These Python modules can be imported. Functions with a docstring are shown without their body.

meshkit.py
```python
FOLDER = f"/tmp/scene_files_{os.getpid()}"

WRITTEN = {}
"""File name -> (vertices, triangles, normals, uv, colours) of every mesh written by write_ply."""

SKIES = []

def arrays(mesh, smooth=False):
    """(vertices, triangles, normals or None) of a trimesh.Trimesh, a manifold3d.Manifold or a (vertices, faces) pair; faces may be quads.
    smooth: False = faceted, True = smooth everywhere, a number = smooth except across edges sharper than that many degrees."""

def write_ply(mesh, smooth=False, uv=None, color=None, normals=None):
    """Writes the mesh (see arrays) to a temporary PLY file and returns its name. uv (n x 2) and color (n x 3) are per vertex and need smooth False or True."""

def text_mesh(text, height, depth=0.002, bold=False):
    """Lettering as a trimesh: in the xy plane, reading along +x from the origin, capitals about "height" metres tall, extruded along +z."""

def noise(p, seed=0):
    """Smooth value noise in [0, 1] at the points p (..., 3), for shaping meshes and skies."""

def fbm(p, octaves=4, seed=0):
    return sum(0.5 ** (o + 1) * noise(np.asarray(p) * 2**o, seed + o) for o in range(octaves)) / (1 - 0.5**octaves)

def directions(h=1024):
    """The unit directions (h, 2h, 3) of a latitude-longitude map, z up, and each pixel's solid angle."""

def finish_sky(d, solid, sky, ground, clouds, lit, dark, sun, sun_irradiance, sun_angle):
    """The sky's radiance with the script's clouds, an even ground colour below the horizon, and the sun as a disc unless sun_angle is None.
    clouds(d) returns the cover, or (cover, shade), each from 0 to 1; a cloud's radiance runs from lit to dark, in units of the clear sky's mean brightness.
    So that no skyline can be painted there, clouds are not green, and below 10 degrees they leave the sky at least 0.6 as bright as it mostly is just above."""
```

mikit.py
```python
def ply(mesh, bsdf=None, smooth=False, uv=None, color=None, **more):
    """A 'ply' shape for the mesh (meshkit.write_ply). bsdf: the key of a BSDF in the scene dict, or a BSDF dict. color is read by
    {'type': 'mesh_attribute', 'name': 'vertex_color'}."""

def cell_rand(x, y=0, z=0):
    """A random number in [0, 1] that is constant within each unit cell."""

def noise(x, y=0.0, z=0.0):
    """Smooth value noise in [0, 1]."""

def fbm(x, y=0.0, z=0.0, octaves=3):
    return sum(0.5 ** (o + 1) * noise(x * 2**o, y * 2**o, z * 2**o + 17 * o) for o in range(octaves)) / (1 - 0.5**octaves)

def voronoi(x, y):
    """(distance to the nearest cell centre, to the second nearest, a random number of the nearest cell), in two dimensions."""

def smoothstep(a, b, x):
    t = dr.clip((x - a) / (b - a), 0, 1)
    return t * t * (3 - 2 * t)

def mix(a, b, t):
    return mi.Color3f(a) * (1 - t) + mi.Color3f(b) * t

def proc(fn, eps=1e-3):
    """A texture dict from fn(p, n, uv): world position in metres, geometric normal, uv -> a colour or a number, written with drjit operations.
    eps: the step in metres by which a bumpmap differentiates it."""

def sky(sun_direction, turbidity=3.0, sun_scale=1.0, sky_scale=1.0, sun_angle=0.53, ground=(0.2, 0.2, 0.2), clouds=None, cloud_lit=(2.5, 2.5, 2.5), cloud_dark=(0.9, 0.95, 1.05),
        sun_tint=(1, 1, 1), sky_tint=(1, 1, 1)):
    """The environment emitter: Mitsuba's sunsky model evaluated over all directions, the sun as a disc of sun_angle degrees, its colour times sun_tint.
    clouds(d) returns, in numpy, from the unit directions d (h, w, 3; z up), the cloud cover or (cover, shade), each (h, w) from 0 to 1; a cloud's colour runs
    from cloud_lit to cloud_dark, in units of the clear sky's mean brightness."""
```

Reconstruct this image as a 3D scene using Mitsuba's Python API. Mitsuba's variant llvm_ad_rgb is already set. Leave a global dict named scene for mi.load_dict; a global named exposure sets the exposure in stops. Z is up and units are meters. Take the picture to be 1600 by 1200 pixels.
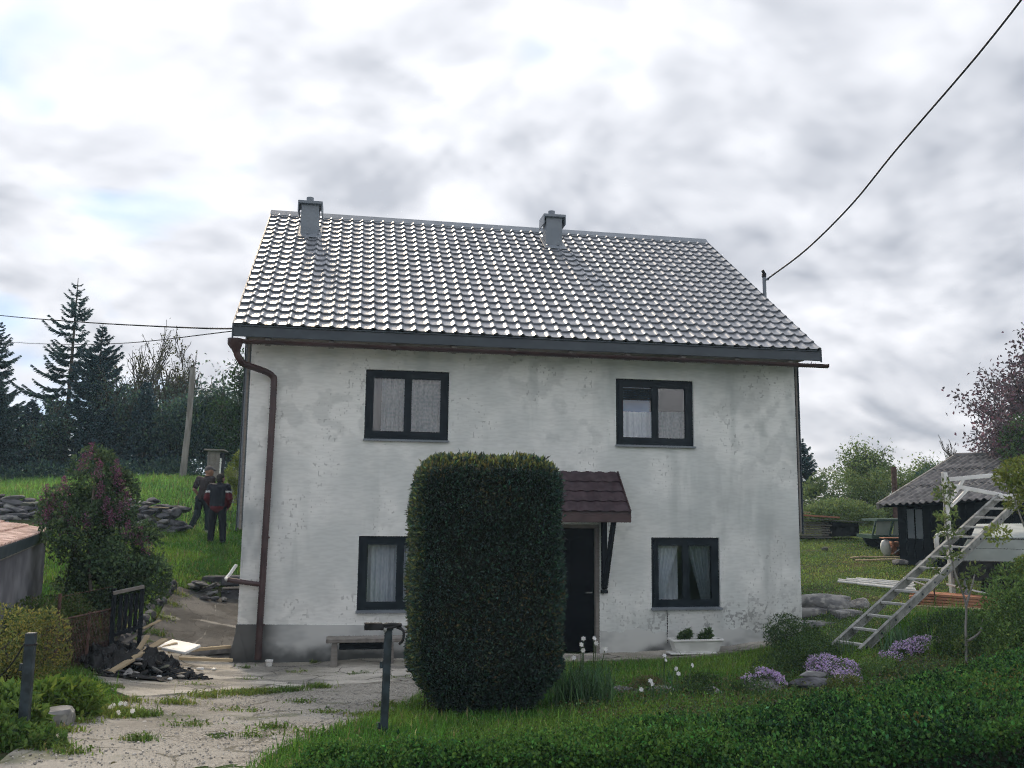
import math
import numpy as np, trimesh, mitsuba as mi, drjit as dr, mikit, meshkit
import manifold3d as m3
from shapely.geometry import Polygon, Point, box as sbox
from scipy.interpolate import RBFInterpolator, RegularGridInterpolator
from scipy.ndimage import gaussian_filter
from mikit import proc, noise, fbm, voronoi, smoothstep, mix

T = mi.ScalarTransform4f
scene, labels = {}, {}

# ------------------------------------------------------------------ camera, sky, exposure
CAM = np.array([1.664, -14.840, 2.424])
FWD = np.array([0.17498, 0.97503, 0.13677])
UP = np.array([-0.03491, -0.13268, 0.99054])
scene['camera'] = {'type': 'perspective', 'fov': 59.87, 'fov_axis': 'x', 'near_clip': 0.05, 'far_clip': 5000.0,
                   'to_world': T().look_at(origin=CAM.tolist(), target=(CAM + FWD).tolist(), up=UP.tolist())}
SUN = np.array([-0.20, 0.90, 0.80]); SUN = SUN / np.linalg.norm(SUN)

def clouds(d):
    z = np.maximum(d[..., 2], 0) + 0.42
    q = np.stack([d[..., 0] / z, d[..., 1] / z, np.full(z.shape, 3.7)], -1)
    w = np.stack([meshkit.fbm(q * 2.6 + 5.0 + 40 * k, 2, 3 + k) - 0.5 for k in (0, 1)] + [np.zeros(z.shape)], -1)
    q2 = q + w * 0.22
    big = meshkit.fbm(q2 * np.array([2.3, 2.4, 1.0]) + 2.0, 3, 12)
    mid = meshkit.fbm(q2 * np.array([6.5, 7.0, 1.0]) + 9.0, 4, 21)
    fine = meshkit.fbm(q2 * np.array([17.0, 19.0, 1.0]) + 3.0, 3, 31)
    n = 0.32 * big + 0.40 * mid + 0.28 * fine
    n = np.clip((n - 0.33) / 0.34, 0, 1)
    s = d @ SUN
    shade = np.clip(0.62 + 1.0 * (n - 0.50) - 0.45 * np.exp(-(1 - s) / 0.20) - 0.45 * np.clip(-s + 0.2, 0, 1), 0, 1)
    west = np.clip(0.5 - 1.6 * d[..., 0], 0, 1)
    cover = np.clip(1.0 - 5.0 * np.clip(0.39 + 0.115 * west - mid * 0.6 - big * 0.4, 0, 1), 0.35, 1)
    return cover, shade

scene['sky'] = mikit.sky(SUN.tolist(), turbidity=3.5, sun_scale=0.42, sun_angle=10.0, clouds=clouds,
                         cloud_lit=(4.15, 4.22, 4.42), cloud_dark=(1.56, 1.69, 1.95), ground=(0.12, 0.13, 0.09), sky_tint=(0.50, 0.72, 1.05))
labels['sky'] = {'kind': 'structure'}
exposure = 2.0

# ------------------------------------------------------------------ helpers
def key_for(name):
    if name not in scene and name not in USED:
        USED.add(name); return name
    i = 1
    while '%s_%03d' % (name, i) in scene or '%s_%03d' % (name, i) in USED:
        i += 1
    k = '%s_%03d' % (name, i); USED.add(k); return k
USED = set()

def thing(name, label, cat, group=None):
    k = key_for(name); labels[k] = {'label': label, 'category': cat}
    if group: labels[k]['group'] = group
    return k
def structure(name): labels[name] = {'kind': 'structure'}
def put(mesh, bsdf, key, smooth=False, color=None, **kw):
    scene[key] = mikit.ply(mesh, bsdf, smooth=smooth, color=color, **kw); return key
def part(parent, name, mesh, bsdf, smooth=False, color=None, label=None, stuff=False):
    k = key_for(parent + '__' + name)
    put(mesh, bsdf, k, smooth, color)
    if label: labels[k] = {'label': label}
    if stuff: labels.setdefault(k, {})['kind'] = 'stuff'
    return k
def one(name, label, cat, mesh, bsdf, smooth=False, color=None, group=None):
    k = thing(name, label, cat, group); put(mesh, bsdf, k, smooth, color); return k

class MB:
    def __init__(s): s.v, s.f, s.c, s.n = [], [], [], 0
    def add(s, v, f=None, col=None):
        if f is None: v, f = np.asarray(v.vertices), np.asarray(v.faces)
        v = np.asarray(v, float); f = np.asarray(f, int)
        if f.shape[1] == 4: f = np.vstack([f[:, [0, 1, 2]], f[:, [0, 2, 3]]])
        s.v.append(v); s.f.append(f + s.n); s.n += len(v)
        if col is not None:
            col = np.asarray(col, float); s.c.append(np.broadcast_to(col, (len(v), 3)))
        return s
    def get(s): return np.vstack(s.v), np.vstack(s.f)
    def col(s): return np.vstack(s.c)

def rng(seed): return np.random.default_rng(seed)
def unit(v): return v / (np.linalg.norm(v, axis=-1, keepdims=True) + 1e-12)

def cbox(c, s, b=0.008):
    """chamfered box, centre c, size s"""
    s = np.asarray(s, float) / 2; b = min(b, s.min() * 0.45)
    pts = []
    for i in range(3):
        e = s.copy(); e -= b; e[i] = s[i]
        for sg in np.ndindex(2, 2, 2): pts.append(e * (np.array(sg) * 2 - 1))
    h = trimesh.convex.convex_hull(np.array(pts))
    h.apply_translation(c); return h
def box2(lo, hi, b=0.008):
    lo, hi = np.asarray(lo, float), np.asarray(hi, float); return cbox((lo + hi) / 2, hi - lo, b)
def frame_from(d, up=(0, 0, 1)):
    d = unit(np.asarray(d, float)); up = np.asarray(up, float)
    if abs(d @ up) > 0.98: up = np.array([0, 1.0, 0])
    x = unit(np.cross(up, d)); y = np.cross(d, x); return x, y, d
def beam(p0, p1, w, h, b=0.006, up=(0, 0, 1)):
    p0, p1 = np.asarray(p0, float), np.asarray(p1, float)
    m = cbox((0, 0, 0), (w, h, np.linalg.norm(p1 - p0)), b)
    x, y, d = frame_from(p1 - p0, up); M = np.eye(4); M[:3, 0], M[:3, 1], M[:3, 2], M[:3, 3] = x, y, d, (p0 + p1) / 2
    m.apply_transform(M); return m
def tube(pts, r, sides=10, cap=True):
    p = np.asarray(pts, float); n = len(p)
    r = np.broadcast_to(np.asarray(r, float), (n,))
    t = unit(np.gradient(p, axis=0)); a = np.cross(t[0], [0, 0, 1.0] if abs(t[0, 2]) < .9 else [1.0, 0, 0]); a = unit(a)
    A = []
    for i in range(n):
        a = unit(a - (a @ t[i]) * t[i]); A.append(a)
    A = np.array(A); B = np.cross(t, A); th = np.arange(sides) * 2 * np.pi / sides
    v = (p[:, None] + r[:, None, None] * (np.cos(th)[None, :, None] * A[:, None] + np.sin(th)[None, :, None] * B[:, None])).reshape(-1, 3)
    i, j = np.meshgrid(np.arange(n - 1), np.arange(sides), indexing='ij')
    q = np.stack([i * sides + j, i * sides + (j + 1) % sides, (i + 1) * sides + (j + 1) % sides, (i + 1) * sides + j], -1).reshape(-1, 4)
    f = np.vstack([q[:, [0, 1, 2]], q[:, [0, 2, 3]]])
    if cap:
        v = np.vstack([v, p[:1], p[-1:]]); k = np.arange(sides); e = (n - 1) * sides
        f = np.vstack([f, np.stack([k * 0 + n * sides, (k + 1) % sides, k], 1), np.stack([k * 0 + n * sides + 1, e + k, e + (k + 1) % sides], 1)])
    return v, f
def bez(pts, n=20):
    """smooth curve through points (Catmull-Rom)"""
    p = np.asarray(pts, float); p = np.vstack([2 * p[0] - p[1], p, 2 * p[-1] - p[-2]]); out = []
    for i in range(1, len(p) - 2):
        for t in np.linspace(0, 1, n, endpoint=False):
            a, b, c, d = p[i - 1:i + 3]
            out.append(.5 * ((2 * b) + (-a + c) * t + (2 * a - 5 * b + 4 * c - d) * t * t + (-a + 3 * b - 3 * c + d) * t ** 3))
    out.append(p[-2]); return np.array(out)
def rock(seed, size, sub=2, rough=0.25, flat=0.0):
    m = trimesh.creation.icosphere(subdivisions=sub); v = np.array(m.vertices)
    r = rng(seed)
    for _ in range(7):   # planes cut facets
        n = unit(r.normal(size=3)); d = r.uniform(.55, .9); k = v @ n; v = v - np.where(k > d, k - d, 0)[:, None] * n
    v = v * (1 + rough * (meshkit.fbm(v * 1.7 + seed * 3.1, 3, seed)[:, None] - .5))
    v = v / np.abs(v).max(0) * np.asarray(size) / 2
    return trimesh.Trimesh(v, m.faces, process=False)
def rough_block(s, seed, amp=.05):
    b = cbox((0, 0, 0), s, .03).subdivide().subdivide().subdivide(); b.vertices += (meshkit.fbm(np.array(b.vertices) * 7 + seed, 3, 2)[:, None] - .5) * amp * np.sign(b.vertices) * 1.2
    return b
def rotz(m, a):
    m.apply_transform(trimesh.transformations.rotation_matrix(a, [0, 0, 1])); return m
def move(m, p):
    m.apply_translation(p); return m
def jitter_col(n, base, var, r, hue=0.15):
    base = np.asarray(base, float)
    k = np.exp(r.normal(0, var, (n, 1))); h = np.exp(r.normal(0, hue * var * 2, (n, 3)))
    return np.clip(base * k * h, 0.003, 0.95)
def leaves(pos, a, nrm, L, W, col, fold=0.25):
    """diamond leaves: pos base, a direction, nrm normal"""
    N = len(pos); L = np.broadcast_to(np.asarray(L, float), (N,))[:, None]; W = np.broadcast_to(np.asarray(W, float), (N,))[:, None]
    a = unit(a); b = unit(np.cross(nrm, a)); n = np.cross(a, b)
    mid = pos + a * L * .48
    v = np.stack([pos, mid + b * W / 2 + n * W * fold, pos + a * L, mid - b * W / 2 + n * W * fold], 1).reshape(-1, 3)
    k = np.arange(N)[:, None] * 4
    f = np.concatenate([k + [0, 1, 2], k + [0, 2, 3]], 1).reshape(-1, 3)
    return v, f, np.repeat(col, 4, 0)
LEAF_GAIN = 2.3
def put_leaves(key, lv, bsdf='foliage', stuff=False):
    v, f, c = (np.concatenate([x[0] for x in lv]), None, np.concatenate([x[2] for x in lv])) if isinstance(lv, list) else (lv[0], lv[1], lv[2])
    if isinstance(lv, list):
        off = np.cumsum([0] + [len(x[0]) for x in lv]); f = np.vstack([x[1] + o for x, o in zip(lv, off)])
    put((v, f), bsdf, key, False, np.clip(c * LEAF_GAIN, 0, .9))
    if stuff: labels.setdefault(key, {})['kind'] = 'stuff'
    return key
def rdir(r, n): return unit(r.normal(size=(n, 3)))

# ------------------------------------------------------------------ materials
def pr(c1, c2=None, s=4.0, rough=.7, spec=.4, metal=0., bump=None, bscale=1.0, aniso=(1, 1, 1), fn=None, eps=2e-3, **kw):
    if fn is None:
        if c2 is None: col = {'type': 'rgb', 'value': list(c1)}
        else:
            ax, ay, az = aniso
            col = proc(lambda p, n, uv: mix(c1, c2, smoothstep(.3, .7, fbm(p.x * s * ax, p.y * s * ay, p.z * s * az, 4))))
    else: col = proc(fn)
    b = {'type': 'principled', 'base_color': col, 'roughness': rough, 'specular': spec, 'metallic': metal, **kw}
    if bump is not None: b = {'type': 'bumpmap', 'tex': proc(bump, eps=eps), 'scale': bscale, 'bsdf': b}
    return {'type': 'twosided', 'bsdf': b}

def plaster(p, n, uv):
    big = fbm(p.x * .55 + 3.1, p.y * .5, p.z * .5, 4)
    med = fbm(p.x * 2.3, p.y * 2.3, p.z * 1.3 + 7., 4)
    c = mix((.62, .645, .63), (.80, .81, .785), smoothstep(.34, .62, .5 * big + .5 * med))
    c = mix(c, (.53, .55, .535), .5 * smoothstep(.5, .68, fbm(p.x * 4.3 + 5., p.y, p.z * 3.6, 4)) * smoothstep(.35, .6, big))
    stroke = fbm(p.x * 9. + 2. * med, p.y * 9., p.z * 34. + 3. * med, 3)
    c = c * (0.95 + .08 * smoothstep(.25, .7, stroke))
    streak = fbm(p.x * 3.6 + 11., p.y, p.z * .42, 4)
    c = mix(c, (.30, .345, .335), .30 * smoothstep(.56, .78, streak) * smoothstep(.35, .6, fbm(p.x * .7 + 2., p.z * .7, 3., 3)))
    right = smoothstep(6.6, 9.3, p.x)
    c = mix(c, (.40, .42, .41), .45 * right * smoothstep(.42, .62, fbm(p.x * 1.4, p.z * 1.1, 5., 4)))
    left = smoothstep(1.0, 0.1, p.x) * smoothstep(.4, 1.6, p.z) * smoothstep(4.0, 2.6, p.z)
    c = mix(c, (.36, .39, .40), .85 * left * smoothstep(.35, .6, fbm(p.x * 2.2, p.z * .9, 1., 4)))
    low = smoothstep(1.15, .35, p.z + .35 * (fbm(p.x * .8, p.z * .5, 0., 3) - .5))
    dmg = smoothstep(.56, .66, fbm(p.x * 22., p.z * 22., 2., 4) * .6 + .4 * fbm(p.x * 5., p.z * 5., 6., 3)) * low * smoothstep(5.7, 7.6, p.x)
    c = mix(c, (.20, .205, .20), .8 * dmg)
    c = mix(c, (.36, .37, .355), .6 * smoothstep(.55, .05, p.z - .4) * smoothstep(6.0, 9.3, p.x) * smoothstep(.4, .6, med))
    dots = smoothstep(.78, .9, noise(p.x * 34., p.z * 26., 9.)) * smoothstep(.5, .65, med)
    return mix(c, (.27, .28, .27), .5 * dots)
scene['plaster'] = pr((1, 1, 1), fn=plaster, rough=.9, spec=.2, eps=4e-3, bscale=1.0,
    bump=lambda p, n, uv: .0022 * fbm(p.x * 10., p.y * 10., p.z * 30., 3) + .005 * fbm(p.x * 30., p.y * 30., p.z * 60., 2))
def plinth_fn(p, n, uv):
    c = mix((.38, .395, .39), (.56, .57, .555), smoothstep(.36, .64, fbm(p.x * 1.5, p.y * 2., p.z * 3., 4)))
    damp = smoothstep(.24, .0, p.z + .40 * (fbm(p.x * 2.6, p.z * 3., 4., 4) - .5))
    c = mix(c, (.05, .054, .055), .85 * damp)
    c = mix(c, (.05, .05, .05), .85 * smoothstep(.75, .35, p.x) * smoothstep(.35, .6, fbm(p.x * 4., p.z * 4., 0., 3) + .22))
    pt = smoothstep(5.7, 5.9, p.x) * smoothstep(.36, .62, fbm(p.x * 1.9, p.z * 2.6, 8., 4))
    return mix(c, (.60, .61, .59), .85 * pt)
scene['plinth_concrete'] = pr((1, 1, 1), fn=plinth_fn, rough=.9, spec=.2, bump=lambda p, n, uv: .006 * fbm(p.x * 14., p.y * 14., p.z * 14., 3))
scene['roof_metal'] = pr((.29, .305, .33), (.38, .395, .425), s=9., rough=.40, spec=.9, metal=.72, clearcoat=.6, clearcoat_gloss=.5,
                         bump=lambda p, n, uv: .0015 * fbm(p.x * 22., p.y * 22., p.z * 22., 2))
scene['clad_metal'] = pr((.17, .195, .225), (.21, .235, .265), s=2.5, rough=.5, spec=.5, metal=.25)
scene['fascia_metal'] = pr((.030, .042, .056), (.045, .06, .075), s=3., rough=.45, spec=.5)
scene['brown_paint'] = pr((.040, .022, .024), (.066, .036, .037), s=5., rough=.42, spec=.5)
scene['frame_paint'] = pr((.008, .014, .020), (.015, .023, .030), s=5., rough=.45, spec=.16)
scene['door_paint'] = pr((.003, .004, .006), (.006, .007, .010), s=3., rough=.4, spec=.08)
scene['glass'] = {'type': 'thindielectric', 'int_ior': 1.62}
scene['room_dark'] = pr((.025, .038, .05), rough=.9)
scene['curtain'] = {'type': 'principledthin', 'base_color': proc(lambda p, n, uv: mix((.15, .205, .24), (.29, .36, .40), noise(p.x * 40., p.y * 4., p.z * 30.))), 'roughness': .9, 'diff_trans': 0.9}
scene['canopy_tile'] = pr((.040, .025, .031), (.066, .044, .051), s=9., rough=.72, spec=.35, bump=lambda p, n, uv: .002 * noise(p.x * 160., p.y * 160., p.z * 160.))
def wood_fn(a, b, g):
    return lambda p, n, uv: mix(a, b, .6 * fbm(p.x * 3. + p.y * 1.5, p.y * 9., p.z * 38., 3) + .4 * noise(p.x * g, p.y * g, p.z * 3.))
scene['grey_wood'] = pr((1, 1, 1), fn=wood_fn((.10, .092, .085), (.30, .28, .255), 20.), rough=.85, spec=.2)
scene['dark_wood'] = pr((1, 1, 1), fn=wood_fn((.007, .009, .012), (.024, .028, .034), 22.), rough=.85, spec=.12)
scene['new_wood'] = pr((1, 1, 1), fn=wood_fn((.30, .23, .14), (.52, .43, .29), 16.), rough=.75, spec=.25)
scene['red_wood'] = pr((1, 1, 1), fn=wood_fn((.22, .085, .055), (.50, .26, .16), 14.), rough=.75, spec=.25)
scene['white_paint'] = pr((.66, .66, .64), (.80, .80, .78), s=6., rough=.5, spec=.4)
scene['aluminium'] = pr((.17, .175, .165), (.30, .305, .29), s=8., rough=.6, spec=.4, metal=.2)
scene['post_paint'] = pr((.010, .017, .022), (.028, .045, .058), s=11., rough=.5, spec=.5)
scene['black_sheet'] = pr((.007, .007, .008), (.032, .032, .034), s=7., rough=.6, spec=.25)
def stone_fn(p, n, uv):
    c = mix((.115, .115, .12), (.30, .295, .285), smoothstep(.25, .75, fbm(p.x * 5., p.y * 5., p.z * 5., 4)))
    c = mix(c, (.42, .41, .38), .6 * smoothstep(.62, .72, fbm(p.x * 11. + 3., p.y * 11., p.z * 11., 3)))
    return mix(c, (.055, .065, .04), .7 * smoothstep(.52, .7, fbm(p.x * 3., p.y * 3., p.z * 3. + 9., 3)))
scene['stone'] = pr((1, 1, 1), fn=stone_fn, rough=.9, spec=.2, bump=lambda p, n, uv: .02 * fbm(p.x * 18., p.y * 18., p.z * 18., 3))
scene['dark_stone'] = pr((.045, .045, .052), (.14, .14, .15), s=6., rough=.9, spec=.2, bump=lambda p, n, uv: .02 * fbm(p.x * 18., p.y * 18., p.z * 18., 3))
scene['render_grey'] = pr((.10, .10, .115), (.20, .20, .215), s=1.8, rough=.95, spec=.1, bump=lambda p, n, uv: .01 * fbm(p.x * 25., p.y * 25., p.z * 25., 2))
scene['clay_tile'] = pr((.34, .22, .185), (.56, .42, .37), s=7., rough=.8, spec=.3)
scene['fibre_sheet'] = pr((.10, .098, .10), (.22, .213, .21), s=5., rough=.9, spec=.2)
scene['bark'] = pr((.055, .048, .04), (.14, .125, .105), s=14., rough=.95, spec=.1, aniso=(1, 1, .3))
scene['pole_wood'] = pr((.20, .19, .175), (.33, .315, .295), s=9., rough=.9, spec=.1, aniso=(1, 1, .15))
scene['foliage'] = {'type': 'principledthin', 'base_color': {'type': 'mesh_attribute', 'name': 'vertex_color'}, 'roughness': .6, 'spec_trans': 0.0, 'diff_trans': 0.8, 'eta': 1.22}
scene['vertex_paint'] = {'type': 'twosided', 'bsdf': {'type': 'principled', 'base_color': {'type': 'mesh_attribute', 'name': 'vertex_color'}, 'roughness': .75, 'specular': .3}}
def soil_fn(p, n, uv):
    c = mix((.026, .042, .016), (.048, .078, .026), smoothstep(.3, .7, fbm(p.x * .8, p.y * .8, 0., 4)))
    return mix(c, (.085, .070, .042), .75 * smoothstep(.55, .75, fbm(p.x * 2.2 + 5., p.y * 2.2, 3., 4)))
scene['soil'] = pr((1, 1, 1), fn=soil_fn, rough=.95, spec=.1, bump=lambda p, n, uv: .05 * fbm(p.x * 9., p.y * 9., 0., 3))
def gravel_fn(p, n, uv):
    f1, f2, w = voronoi(p.x * 55., p.y * 55.)
    c = mix((.23, .212, .18), (.42, .395, .345), w)
    c = c * (.66 + .34 * smoothstep(.02, .25, f2 - f1))
    smooth_ = smoothstep(.46, .58, fbm(p.x * .8 + 12., p.y * 1.1, 3., 4))
    c = mix(c, mix((.31, .29, .25), (.41, .39, .345), fbm(p.x * 4., p.y * 4., 0., 3)), .65 * smooth_)
    dirt = smoothstep(.46, .66, fbm(p.x * .9 + 2., p.y * .9, 1., 4))
    c = mix(c, (.19, .176, .15), .5 * dirt)
    k1, k2, kw = voronoi(p.x * .9 + .6 * noise(p.x * 1.7, p.y * 1.7), p.y * 1.15 + .6 * noise(p.x * 2.1, p.y * 2.1, 4.))
    crack = smoothstep(.035, .006, k2 - k1 + .07 * (noise(p.x * 14., p.y * 14.) - .5))
    c = mix(c, (.075, .07, .045), .6 * crack)
    g = smoothstep(.62, .74, fbm(p.x * 1.3 + 8., p.y * 1.9, 4., 4))
    return mix(c, (.085, .10, .045), .55 * g)
scene['gravel_mat'] = pr((1, 1, 1), fn=gravel_fn, rough=.95, spec=.15, bump=lambda p, n, uv: .006 * voronoi(p.x * 55., p.y * 55.)[0] + .03 * fbm(p.x * 5., p.y * 5., 0., 3))
def concrete_fn(p, n, uv):
    c = mix((.24, .225, .19), (.42, .395, .345), smoothstep(.3, .68, fbm(p.x * 1.1, p.y * 1.4, 2., 5)))
    c = mix(c, (.15, .143, .13), .7 * smoothstep(.5, .66, fbm(p.x * 1.6 + 4., p.y * 2.6, 6., 4)))
    f1, f2, w = voronoi(p.x * 1.1 + .5 * noise(p.x * 2., p.y * 2.), p.y * 1.5 + .4 * noise(p.x * 3., p.y * 3., 4.))
    c = mix((.05, .048, .04), c, .25 + .75 * smoothstep(.012, .05, f2 - f1))
    return c * (.86 + .28 * noise(p.x * 60., p.y * 60.))
scene['concrete'] = pr((1, 1, 1), fn=concrete_fn, rough=.92, spec=.2, bump=lambda p, n, uv: .02 * fbm(p.x * 8., p.y * 8., 0., 4))
def path_fn(p, n, uv):
    c = mix((.080, .077, .072), (.155, .149, .139), smoothstep(.3, .7, fbm(p.x * 1.7, p.y * 1.7, 2., 4)))
    line = noise(p.x * 2.2, 3., 1.) * .25
    c = mix(c, (.055, .052, .045), .6 * smoothstep(.52, .66, fbm(p.x * 4., p.y * 3., 9., 4)))
    k1, k2, kw = voronoi(p.x * 1.6 + .5 * noise(p.x * 2., p.y * 2.), p.y * 1.1)
    c = mix(c, (.035, .033, .03), .6 * smoothstep(.03, .004, k2 - k1 + .05 * (noise(p.x * 12., p.y * 12.) - .5)))
    j = smoothstep(.10, .01, dr.abs(p.y - 2.05 - line) + .12 * (noise(p.x * 6., p.y * 6., 0.) - .3)) + .5 * smoothstep(.016, .004, dr.abs(p.x + .82 - .12 * noise(p.y * 2., 0., 0.)) + .03 * (noise(p.x * 9., p.y * 9., 3.) - .4))
    return mix(c, (.40, .385, .35), .75 * dr.minimum(j, 1.)) * (.85 + .3 * noise(p.x * 55., p.y * 55.))
scene['path_concrete'] = pr((1, 1, 1), fn=path_fn, rough=.92, spec=.2, bump=lambda p, n, uv: .015 * fbm(p.x * 9., p.y * 9., 0., 3))

# ------------------------------------------------------------------ terrain
CP = np.array([(1.66, -14.8, .82), (-5, -14, .8), (9, -14, .9), (2, -9, .55), (-1.2, -9, .55), (6, -9, .6), (10, -9, .75), (2.03, -6.6, .44), (-.87, -6.75, .50),
    (-.75, -5.5, .36), (.5, -5, .28), (3.1, -5.2, .25), (-1.4, -1.6, .12), (-.7, -1.1, .03), (0, -.3, -.10), (2.5, -.3, -.04), (5.8, -.3, -.04), (7.5, -.4, -.03), (9.2, -.2, .15),
    (9.54, .1, .2), (1.5, -2.5, .05), (4, -2.5, .07), (6.5, -2, .05), (8.5, -2, .18), (6.7, -4.3, .2), (7.8, -4.2, .24), (9.4, -2.9, .32), (10.2, -2.9, .38), (5, -5, .28), (9.3, -2, .36), (9.6, -4.4, .5),
    (12.4, .9, .66), (13.4, .2, .56), (11.7, 2.5, .9), (12.4, 2, .82), (10.4, 1.6, .72), (14.6, 6.6, 1.14), (15.1, 5.5, 1.12), (15.8, 11.4, 1.5), (17.4, 11.2, 1.5), (12, 8, 1.2), (22, 18, 2.3), (20, 18.6, 2.35), (30, 30, 2.5), (20, 7, 1.4), (14, -3, .6), (18, -8, .8),
    (-1.5, 1.3, .15), (-.4, 1.5, .12), (-.5, 4.2, .46), (-1.0, 4.1, .46), (-.5, 5.3, .92), (-1.2, 5.3, .92), (-1.55, 8.43, 1.46), (-2.3, 10.6, 1.54), (-2.2, 4, .98), (-2.05, 2, .62), (-2.0, .3, .42), (-3.2, -1, .55), (-2.6, -4, .55), (-3.1, 8.6, 1.5), (-6.5, 8.8, 1.75), (-3.0, 6, 1.25),
    (-3.4, 10.0, 2.22), (-7, 10.0, 2.3), (-5.7, 17, 3.12), (-4, 16.8, 3.15), (-9.5, 18, 2.92), (-2, 17, 3.1), (-1, 12, 2.1), (0, 16, 2.8), (4, 16, 2.4), (-7, 22.5, 3.35), (-10, 26, 3.38), (-15, 25, 3.2), (-20, 40, 3.4), (0, 40, 3.2), (10, 20, 2.2), (5, 9, 1.2), (0.5, 9, 1.3), (9, 9, 1.1), (4, 4, .4),
    (-60, 60, 3.), (0, 110, 3.), (60, 60, 2.6), (60, -20, 1.), (-60, -20, 1.), (0, -80, .8), (-60, 20, 2.4), (60, 20, 1.8), (-12, -4, .6), (-12, 6, 1.4)], float)
_rbf = RBFInterpolator(CP[:, :2], CP[:, 2], kernel='linear', smoothing=0.02)
GX = np.arange(-24, 36.01, .25); GY = np.arange(-22, 50.01, .25)
_g = np.stack(np.meshgrid(GX, GY, indexing='ij'), -1)
_z = gaussian_filter(_rbf(_g.reshape(-1, 2)).reshape(_g.shape[:2]), 1.3, mode='nearest')
_zi = RegularGridInterpolator((GX, GY), _z, method='linear', bounds_error=False, fill_value=None)
def gz(x, y):
    x, y = np.asarray(x, float), np.asarray(y, float)
    cx, cy = np.clip(x, GX[0], GX[-1]), np.clip(y, GY[0], GY[-1])
    z = _zi(np.stack([cx, cy], -1))
    far = np.hypot(x - cx, y - cy)
    return z + (2.2 - z) * (1 - np.exp(-far / 60.))
def z1(x, y): return float(gz(x, y))

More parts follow.
